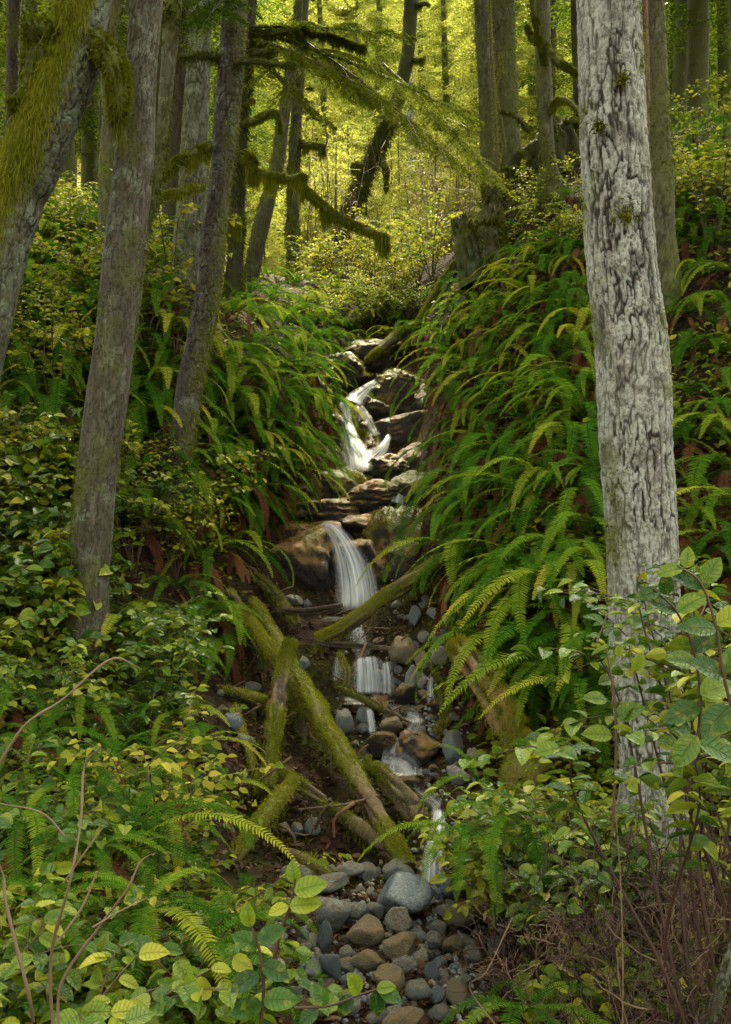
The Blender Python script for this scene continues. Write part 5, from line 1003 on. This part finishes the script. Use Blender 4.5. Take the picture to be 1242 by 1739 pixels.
ferns_at(scatter([(740, 690), (820, 620), (1010, 560), (1030, 1180), (900, 1180), (850, 1000), (800, 930), (770, 800)], 22, rng, 48), (.6, .85), False, 'mid green sword fern')
ferns_at(scatter([(1130, 420), (1242, 340), (1260, 1000), (1165, 1000)], 24, rng, 46), (.65, .95), False, 'dark green sword fern')
ferns_at(scatter([(870, 350), (1000, 330), (1000, 440), (870, 470)], 9, rng, 28), (.5, .75), False, 'small fern below the mossy trunks')
ferns_at(scatter([(1115, 200), (1242, 170), (1242, 350), (1120, 400)], 18, rng, 26), (.75, 1.05), False, 'small upper sword fern')
ferns_at(scatter([(520, 475), (690, 470), (720, 520), (680, 590), (560, 590), (500, 540)], 20, rng, 20), (.5, .8), False, 'small fern closing over the gully')
# left creek bank
ferns_at(np.array([(470, 640), (430, 660), (500, 700), (455, 740), (420, 790), (500, 770), (520, 690), (400, 720), (460, 830), (410, 860), (540, 670), (390, 640), (440, 590), (500, 610), (480, 560), (430, 540), (450, 690), (520, 740), (480, 800), (440, 770), (550, 710), (510, 650), (400, 690), (390, 760), (430, 830), (380, 820)], float), (.78, 1.05), True, 'large bright sword fern')
ferns_at(scatter([(385, 500), (440, 480), (560, 590), (585, 640), (540, 740), (500, 850), (430, 860), (385, 680)], 24, rng, 32), (.6, .9), False, 'bright green sword fern')
ferns_at(scatter([(430, 470), (560, 490), (700, 510), (690, 545), (560, 560), (440, 520)], 16, rng, 26), (.55, .8), False, 'sunlit crest fern')
ferns_at(scatter([(0, 290), (190, 280), (180, 560), (120, 720), (0, 720)], 46, rng, 28), (.8, 1.15), False, 'shaded slope fern')
ferns_at(scatter([(220, 420), (300, 400), (300, 720), (215, 760), (235, 560)], 22, rng, 28), (.75, 1.05), False, 'yellow green slope fern')
ferns_at(np.array([(240, 760), (290, 790), (345, 800), (225, 820), (270, 850), (360, 850), (310, 840), (400, 880), (250, 700), (280, 660), (235, 900), (340, 760)], float), (.75, 1.0), True, 'warm green fern on the mid slope')
ferns_at(np.array([(185, 1090), (215, 1065), (300, 1010), (340, 960), (360, 1060), (300, 1120), (250, 1140), (370, 1110), (330, 1080), (395, 940), (340, 880), (290, 1060)], float), (.55, .75), True, 'feathery green sword fern')
# near left fern with two arching fronds
def hero_fern(px, py, Y, fr, label):
    p = wp(px, py, Y); r = thing('sword_fern', p, label, 'fern', FG)
    for k, (a, tilt, j, s) in enumerate(fr):
        o = bpy.data.objects.new('frond', FR[j][1]); COL.objects.link(o); o.parent = r; o.rotation_euler = (0, tilt, a); o.scale = (s, s, s)
    return r
hero_fern(212, 1455, 3.3, [(-.15, -.22, 1, .68), (-.5, -.1, 3, .62), (.1, -.35, 5, .62), (.5, -.3, 2, .5), (-1.1, 0, 7, .5), (2.2, -.3, 4, .45), (3.0, -.2, 6, .42), (-2.2, -.1, 8, .45), (1.2, -.4, 9, .5)], 'near fern with two long bright fronds arching toward the leaning mossy log')
hero_fern(240, 1560, 2.9, [(-.35, -.1, 3, .62), (-.75, .05, 1, .55), (.1, .1, 6, .55), (-1.3, 0, 8, .5), (.8, -.2, 4, .45), (2.5, -.2, 2, .45)], 'low fern sweeping right above the glossy leaves at the lower left')
hero_fern(350, 1610, 2.7, [(-.1, .25, 2, .5), (.3, .1, 5, .5), (-.6, .2, 7, .48), (-1.2, .1, 0, .45), (1.4, 0, 9, .4), (2.6, 0, 3, .4)], 'dark green fern among glossy leaves left of the cobbles')
hero_fern(815, 1330, 4.2, [(2.6, -.5, 10, .36), (2.0, -.4, 3, .32), (-2.4, 0, 1, .4), (-1.5, 0, 6, .4)], 'pale young fern frond curling above the yellow leaves below the reddish log')
hero_fern(790, 1420, 3.7, [(-2.2, .1, 2, .5), (-1.7, .1, 5, .5), (-1.2, .2, 8, .5), (-2.8, 0, 1, .48), (-.6, .1, 7, .45), (2.6, 0, 3, .42), (.3, 0, 4, .4)], 'yellow green fern hanging beside the white chute')
hero_fern(880, 1400, 3.7, [(-2.2, .1, 0, .5), (-1.5, .1, 3, .5), (-.9, .2, 6, .5), (-2.9, 0, 9, .48), (1.6, 0, 7, .45)], 'yellow green fern tangled in the shrub at the lower right')
hero_fern(890, 1720, 2.75, [(-2.6, .1, 2, .42), (-1.9, .1, 5, .45), (-1.2, .1, 8, .45), (-.5, .1, 1, .42), (.4, 0, 7, .4), (2.9, 0, 3, .4), (1.6, 0, 6, .4)], 'low dark fern in the bottom right undergrowth')
rng = RNG(52)
for px, py, Y in [(40, 1350, 3.4), (120, 1290, 3.7), (60, 1220, 4.2), (330, 1230, 4.6), (370, 1310, 4.4), (290, 1190, 4.9), (200, 1240, 4.4), (410, 1490, 3.9), (160, 1400, 3.2), (280, 1360, 3.6), (90, 1480, 2.9), (300, 1270, 4.2), (20, 1160, 4.6), (140, 1170, 4.7), (250, 1500, 3.0)]:
    p = wp(px, py, Y); p[2] = max(p[2] - .1, g1(p[0], p[1])); r = fern_root(p, rng.uniform(-2.4, -.4), '', FG, rng.uniform(.42, .58), rng, 10, 2, 170); REG.append((r, 'fine leaved sword fern', tuple(p)))

# ================================================================== SHRUBS
rng = RNG(61)
def shrubs_at(kind, pts, scale, phrase, group, Ymin=1.5, dz=0):
    for h in hits(pts[:, 0], pts[:, 1], Ymin):
        r = shrub(kind, (h[0], h[1], h[2] + dz - .03), phrase, group, rng.uniform(*scale), rng); REG.append((r, phrase, (h[0], h[1], h[2] + .25)))
SG = 'salal shrubs of the left foreground'
placed = []
for k in range(900):
    x, y = rng.uniform(-2.6, -.25), rng.uniform(1.75, 5.9)
    u = CX + x / y * F
    if u < -120 or u > 385 - max(0, y - 3) * 45 + (30 if y < 2.6 else 0): continue
    if abs(u - 150) < 75 and y > 3.9: continue
    if any((x - a) ** 2 + (y - c) ** 2 < (.17 + .02 * y) ** 2 for a, c in placed): continue
    placed.append((x, y)); z = g1(x, y); near = y < 2.9
    kind = 'huck' if rng.random() < .16 and y > 2.4 else 'salal' if rng.random() < (.75 if y > 2.3 else .45) else 'low'
    s = rng.uniform(.5, .95) if kind == 'salal' else rng.uniform(.6, .9) if kind == 'huck' else rng.uniform(.8, 1.3)
    if y < 2.2: s *= .82
    r = shrub(kind, (x, y, z - .02), '', SG, s, rng); REG.append((r, 'glossy leaved salal shrub' if kind == 'salal' else 'small leaved bush among salal' if kind == 'huck' else 'low glossy salal clump', (x, y, z + .35 * s)))
    if len(placed) > 92: break
# yellowish small leaved bushes on the left slope
HGp = 'small leaved bushes on the left slope'
shrubs_at('huck', scatter([(0, 260), (200, 250), (190, 420), (0, 520)], 10, rng, 44), (.7, 1.0), 'small leaved yellowish bush', HGp)
shrubs_at('huck', scatter([(0, 520), (170, 480), (150, 760), (0, 860)], 9, rng, 48), (.7, 1.0), 'small leaved green bush', HGp)
shrubs_at('huck', scatter([(230, 420), (310, 380), (300, 620), (225, 660)], 7, rng, 36), (.9, 1.3), 'pale leaved bush', HGp)
shrubs_at('huck', scatter([(-420, 500), (-60, 300), (-60, 1000), (-420, 1200)], 14, rng, 60), (1.0, 1.5), 'pale bush outside the picture', HGp)
shrubs_at('low', scatter([(0, 820), (130, 780), (120, 1080), (0, 1120)], 18, rng, 34), (1.1, 1.6), 'low yellow leaved salal', HGp)
shrubs_at('huck', np.array([(250, 900), (320, 880), (230, 970), (380, 900), (215, 840), (300, 980)], float), (.7, 1.0), 'yellow leaved bush', HGp)
shrubs_at('salal', np.array([(280, 920), (350, 910), (230, 930)], float), (.65, .85), 'yellow green overhanging salal', HGp)
shrubs_at('huck', scatter([(470, 440), (700, 455), (760, 470), (700, 500), (500, 490)], 18, rng, 24), (.7, 1.2), 'sunlit yellow bush on the crest', 'bushes on the bright crest')
shrubs_at('huck', scatter([(520, 480), (690, 480), (700, 560), (560, 575)], 18, rng, 22), (.5, .8), 'small sunlit bush in the gully head', 'bushes on the bright crest')
shrubs_at('huck', scatter([(1130, 180), (1242, 130), (1242, 420), (1135, 430)], 9, rng, 44), (.7, 1.1), 'small leaved bush on the right slope', 'bushes on the right slope')
shrubs_at('huck', scatter([(880, 340), (1000, 330), (1000, 450), (850, 450)], 8, rng, 34), (.4, .7), 'small sprouting bush', 'bushes on the right slope')
# right foreground salal, standing above the brown thicket
RGp = 'salal shrubs of the right foreground'
for x, y, s, kind in [(.56, 3.85, .78, 'bright'), (.64, 3.7, .88, 'bright'), (.74, 3.8, .92, 'bright'), (.82, 3.6, .9, 'bright'), (.52, 4.1, .72, 'bright'), (.92, 3.75, .8, 'bright'), (.66, 4.0, .86, 'bright'), (.78, 4.0, .9, 'bright'), (.72, 3.5, .7, 'bright'), (.46, 4.3, .55, 'bright'), 
                      (.86, 2.55, 1.0, 'tall'), (.98, 2.7, 1.0, 'tall'), (1.05, 2.95, .98, 'tall'), (1.18, 3.2, 1.0, 'tall'), (1.22, 2.9, 1.05, 'tall'), (1.3, 3.6, .95, 'tall')]:
    z = g1(x, y); r = shrub(kind, (x, y, z - .02), '', RGp, s, rng); REG.append((r, 'bright yellow green salal shrub' if kind == 'bright' else 'low broad leaved salal' if kind != 'tall' else 'tall broad leaved salal shrub', (x, y, z + .55 * s)))

# single sprigs in the near foreground: reddish stem with a few large leaves
def sprig(px, leaves, label, tone=.6, name='salal_sprig', side_leaf=None):
    P, R = path3(px); root = thing(name, P[0], label, 'sprig', 'sprigs in the foreground'); q = tube(P, R, 6, .012); b = MB(); put_tube(b, q, .45); b.build('stem', MAT['twig'], root)
    rg = RNG(int(px[0][0] + px[0][1]))
    for (a, c, Y, ang, ln) in leaves:
        p = wp(a, c, Y); l = .86 * ln / F * Y; m = MB(); d = np.array([[math.cos(math.radians(ang)), rg.uniform(-.4, .1), math.sin(math.radians(ang))]]); up = unit(np.array([[rg.uniform(-.3, .3), -.75, .75]]))
        leaf_arrays(m, p[None], d, up, l, l * .66, rg, tone - .2 + rg.normal() * .15, 4, .2, .15); m.build('leaf', MAT['salal'], root)
    return root
sprig([(462, 1640, 6, 2.3), (478, 1580, 6, 2.3), (495, 1535, 5, 2.3), (502, 1492, 3, 2.3)], [(490, 1540, 2.28, 190, 42), (492, 1540, 2.26, 10, 62), (500, 1500, 2.3, 95, 45), (500, 1515, 2.27, 20, 68), (505, 1520, 2.3, 40, 50)], 'red stemmed sprig of pale leaves standing before the cobbles', .8)
sprig([(440, 1760, 6, 2.2), (448, 1680, 6, 2.2), (440, 1610, 5, 2.2), (425, 1570, 3, 2.2)], [(440, 1610, 2.2, 150, 60), (438, 1600, 2.18, 30, 60), (445, 1640, 2.2, -20, 60), (440, 1655, 2.18, 200, 62), (425, 1575, 2.2, 100, 50), (448, 1700, 2.17, 10, 70), (446, 1705, 2.2, 190, 66)], 'upright leafy sprig left of the cobbles', .55)
sprig([(500, 1712, 5, 2.1), (560, 1708, 5, 2.1), (610, 1690, 4, 2.1), (640, 1680, 3, 2.1)], [(555, 1708, 2.1, 120, 46), (540, 1712, 2.1, 215, 48), (600, 1692, 2.1, 230, 50), (610, 1688, 2.08, 110, 52), (640, 1680, 2.1, 20, 40), (635, 1682, 2.1, 285, 54), (645, 1680, 2.1, -20, 48)], 'horizontal leafy sprig along the bottom edge in front of the cobbles', .55)
sprig([(1040, 1420, 5, 2.7), (1046, 1300, 5, 2.7), (1045, 1200, 4, 2.7), (1030, 1100, 3, 2.7)], [(1050, 1115, 2.7, 80, 26), (1040, 1250, 2.7, 170, 60), (1045, 1220, 2.7, 30, 62), (1080, 1140, 2.7, 75, 40), (1030, 1190, 2.68, 165, 48)], 'tall thin sprig with few leaves in front of the pale trunk', .75)
sprig([(1180, 1300, 7, 2.2), (1190, 1200, 6, 2.2), (1180, 1110, 5, 2.2), (1150, 1040, 4, 2.2), (1110, 1000, 3, 2.2)], [(1180, 1110, 2.2, 60, 75), (1185, 1130, 2.2, 160, 70), (1190, 1180, 2.18, 20, 80), (1190, 1200, 2.2, 200, 76), (1150, 1040, 2.2, 150, 62), (1152, 1040, 2.18, 40, 66), (1120, 1005, 2.2, 190, 50), (1185, 1250, 2.16, 230, 76), (1186, 1260, 2.18, -20, 82), (1130, 1010, 2.2, 90, 46)], 'broad leaved sprig crossing the lower pale trunk', .5)
sprig([(1260, 1260, 7, 2.0), (1230, 1150, 6, 2.0), (1215, 1060, 5, 2.0), (1190, 990, 4, 2.0), (1150, 960, 3, 2.0)], [(1230, 1150, 2.0, 150, 80), (1230, 1140, 2.0, 40, 84), (1216, 1070, 1.98, 170, 74), (1216, 1060, 2.0, 30, 74), (1195, 1000, 2.0, 150, 62), (1195, 990, 2.0, 60, 60), (1160, 965, 2.0, 190, 52), (1240, 1200, 1.97, 220, 84), (1165, 965, 2.0, 80, 44)], 'broad leaved sprig leaning in from the right edge', .45)
rg = RNG(71)
# bare pale brown stems at the lower left
def bare(px, label, br=()):
    P, R = path3(px); R = R * .62; P = P + .012 * np.random.default_rng(int(px[0][0]) + 999).normal(size=P.shape); root = thing('bare_twig', P[0], label, 'twig', 'bare stems in the foreground'); q = tube(P, R, 7, .012, lambda q, D, Pw: (.0012 * vn(Pw * 60, 2), np.ones(q.shape[:2]), np.zeros(q.shape[:2]))); b = MB(); put_tube(b, q, .62); b.build('stem', MAT['twig'], root)
    for pb in br: P, R = path3(pb); q = tube(P, R * .6, 6, .012); b = MB(); put_tube(b, q, .75); b.build('side_twig', MAT['twig'], root)
bare([(52, 1760, 9, 1.7), (48, 1680, 9, 1.7), (30, 1560, 8, 1.7), (8, 1480, 7, 1.7), (-20, 1420, 6, 1.7)], 'smooth bare stem curving up at the left edge')
bare([(92, 1760, 10, 1.8), (95, 1640, 9, 1.8), (106, 1500, 8, 1.8), (120, 1400, 7, 1.85), (143, 1300, 6, 1.9), (172, 1262, 4, 1.9)], 'tall reddish bare stem with side twigs among the lower left leaves', [[(98, 1600, 7, 1.8), (140, 1540, 6, 1.8), (165, 1480, 5, 1.8)], [(108, 1500, 6, 1.8), (150, 1440, 5, 1.82), (175, 1405, 3, 1.85)], [(110, 1420, 6, 1.83), (70, 1380, 5, 1.83), (0, 1365, 3, 1.85)]])
bare([(80, 1760, 9, 1.9), (110, 1680, 8, 1.9), (160, 1570, 8, 1.9), (205, 1490, 7, 1.9), (235, 1450, 6, 1.9), (268, 1436, 4, 1.9)], 'pale forked bare stem leaning right at the lower left', [[(158, 1575, 6, 1.9), (200, 1550, 5, 1.9), (250, 1525, 3, 1.9)]])
bare([(-10, 1300, 8, 2.6), (40, 1250, 8, 2.6), (110, 1190, 7, 2.6), (185, 1135, 6, 2.6), (238, 1128, 3, 2.6)], 'long tan bare twig slanting up from the left edge')
# brown leafless thicket at the lower right
def thicket_mesh(seed, h=.75):
    rg = RNG(seed); b = MB()
    def grow(p, d, l, r, lev):
        n = 5; P = [p]; dd = d
        for k in range(n): dd = unit(dd + rg.normal(size=3) * .22); P.append(P[-1] + dd * l / n)
        P = np.array(P); q = tube(P, np.linspace(r, r * .5, n + 1), 4 if lev > 1 else 5, l / 6); put_tube(b, q, np.clip(.08 + .09 * lev + rg.normal() * .18, 0, .9), False)
        if lev < 4:
            for k in range(int(rg.integers(3, 6)) if lev < 3 else 3):
                i = rg.integers(1, n + 1); grow(P[i], unit(dd + rg.normal(size=3) * .95), l * rg.uniform(.4, .7), r * .55, lev + 1)
    for k in range(5): grow(np.array([rg.normal() * .06, rg.normal() * .06, -.03]), unit(np.array([rg.normal() * .5, rg.normal() * .5, 1.])), h * rg.uniform(.45, .65), .0055, 1)
    return b.mesh('stem', MAT['twig'])
TH = [thicket_mesh(80 + k) for k in range(4)]
rng = RNG(72)
for x, y, s in [(.50, 3.35, .85), (.62, 3.1, .9), (.74, 2.9, .95), (.86, 3.2, 1.0), (.7, 3.4, .9), (.95, 2.95, 1.05), (1.05, 3.25, 1.0), (.55, 2.7, .75), (.68, 2.55, .75), (.8, 2.6, .85), (.92, 2.6, .9), (1.05, 2.7, 1.0), (.98, 3.5, .95), (.82, 3.6, .85), (1.15, 3.0, 1.1)]:
    z = g1(x, y); r = thing('leafless_bush', (x, y, z), '', 'bush', 'leafless brown bushes at the lower right'); r.rotation_euler = (0, 0, rng.uniform(0, 6.28)); r.scale = (s, s, s * .95)
    o = bpy.data.objects.new('stem', TH[rng.integers(4)]); COL.objects.link(o); o.parent = r; REG.append((r, 'tangled leafless brown bush', (x, y, z + .3)))
for k, px in enumerate([[(1052, 1760, 4, 2.4), (1058, 1650, 4, 2.4), (1062, 1500, 3.5, 2.4), (1046, 1340, 3, 2.4)], [(1068, 1760, 4, 2.5), (1054, 1690, 3.5, 2.5), (1050, 1610, 3, 2.5)], [(850, 1760, 4, 2.4), (806, 1690, 4, 2.4), (830, 1640, 3, 2.4), (880, 1560, 2.5, 2.5)]]): bare(px, ['tall pale dry stalk before the brown thicket', 'short pale dry stalk beside the tall one in the thicket', 'thin curved pale stalk at the right of the cobbles'][k])
# thin upright glade stems
def wands(seed):
    rg = RNG(seed); b = MB(); bl = MB()
    for k in range(14):
        p = np.array([rg.normal() * .35, rg.normal() * .3, -.1]); h = rg.uniform(1.5, 3.2); e = p + [rg.normal() * .35, rg.normal() * .35, h]; P = catmull([p, (p + e) / 2 + rg.normal(size=3) * .08, e], 8)
        put_tube(b, tube(P, np.linspace(.012, .004, 8), 4, .3), rg.uniform(.4, .9), False)
        for j in range(4):
            i = rg.integers(3, 8); put_tube(b, tube([P[i], P[i] + rg.normal(size=3) * .15 + [0, 0, .2], P[i] + rg.normal(size=3) * .3 + [0, 0, .45]], [.005, .004, .002], 4, .2), rg.uniform(.5, .9), False)
        stem_leaves(bl, P, rg, .07, .6, .35, .75, .5, rows=2)
    return b.mesh('stem', MAT['twig']), bl.mesh('foliage', MAT['shrub'])
WD = [wands(90 + k) for k in range(3)]
rng = RNG(73)
for px, Y, s in [(560, 21, 1.0), (590, 18, .8), (530, 23, 1.2), (730, 17, .6), (755, 16, .65), (770, 15, .6), (750, 18, .7)]:
    x = (px - CX) / F * Y; z = g1(x, Y); r = thing('thin_stemmed_shrub', (x, Y, z), '', 'shrub', 'thin upright shrubs of the glade'); r.rotation_euler = (0, 0, rng.uniform(0, 6.28)); r.scale = (s,) * 3
    a, c = WD[rng.integers(3)]
    for nm, me in (('stem', a), ('foliage', c)): o = bpy.data.objects.new(nm, me); COL.objects.link(o); o.parent = r
    REG.append((r, 'thin upright twiggy shrub', (x, Y, z + 1 * s)))

# ================================================================== GROUND COVER (nobody could count it)
rg = RNG(81)
def rand_hits(n, x0=-40, x1=1282, y0=250, y1=1780):
    u = rg.uniform(x0, x1, n); v = rg.uniform(y0, y1, n); return np.vstack([hits(u[k:k + 8000], v[k:k + 8000], 1.4, 40, 380) for k in range(0, n, 8000)])
H = np.vstack([rand_hits(26000), rand_hits(4000, -700, -40), rand_hits(4000, 1282, 1900)]); n = len(H); b = MB()
d = rg.normal(size=(n, 3)); d[:, 2] *= .3; up = rg.normal(size=(n, 3)) * .5 + [0, 0, 1]; ln = rg.uniform(.02, .06, n) * (1 + .04 * H[:, 1])
leaf_arrays(b, H + [0, 0, .008], d, up, ln, ln * rg.uniform(.25, .6, n), rg, rg.beta(2, 2.5, n), 2, .2)
tag(b.build('leaf_litter', MAT['litter']), 'brown dead leaves and fern scraps strewn over the dark soil', 'leaf litter', kind='stuff')
H = np.vstack([rand_hits(26000), rand_hits(5000, -700, -40), rand_hits(5000, 1282, 1900)]); u = CX + H[:, 0] / H[:, 1] * F; v = CY - (H[:, 2] - CAMZ) / H[:, 1] * F
creek = inpoly(u, v, [(440, 1800), (390, 1600), (345, 1400), (340, 1150), (380, 1020), (430, 870), (560, 780), (570, 640), (760, 640), (740, 860), (780, 1050), (800, 1330), (905, 1480), (920, 1640), (870, 1800)])
H = H[~creek]; H = H[fbm(H * 1.6, 3, 21) > -.12]; n = len(H); H = H + np.c_[rg.normal(size=(n, 2)) * .02, rg.uniform(.0, .16, n)]
b = MB(); d = rg.normal(size=(n, 3)); d[:, 2] *= .35; up = rg.normal(size=(n, 3)) * .45 + [0, -.3, 1]; ln = rg.uniform(.03, .065, n) * (1 + .035 * H[:, 1])
leaf_arrays(b, H, d, up, ln, ln * .6, rg, np.clip(rg.normal(.38, .24, n), 0, 1), 2, .2)
tag(b.build('undergrowth', MAT['shrub']), 'mixed low green and yellow leaves carpeting both banks', 'undergrowth', kind='stuff')
H = rand_hits(30000, 380, 900, 440, 1520); w = fbm(H * 2.5, 3, 5); H = H[w > -.02]; n = len(H); b = MB()
blades(b, H, rg.normal(size=(n, 3)) * .6 + [0, -.3, .7], rg.uniform(.012, .04, n), .0035, rg, rg.beta(2, 2, n), .5)
tag(b.build('moss_carpet', MAT['mossd']), 'dark green moss coating the soil beside the creek', 'moss', kind='stuff')
finish_labels()
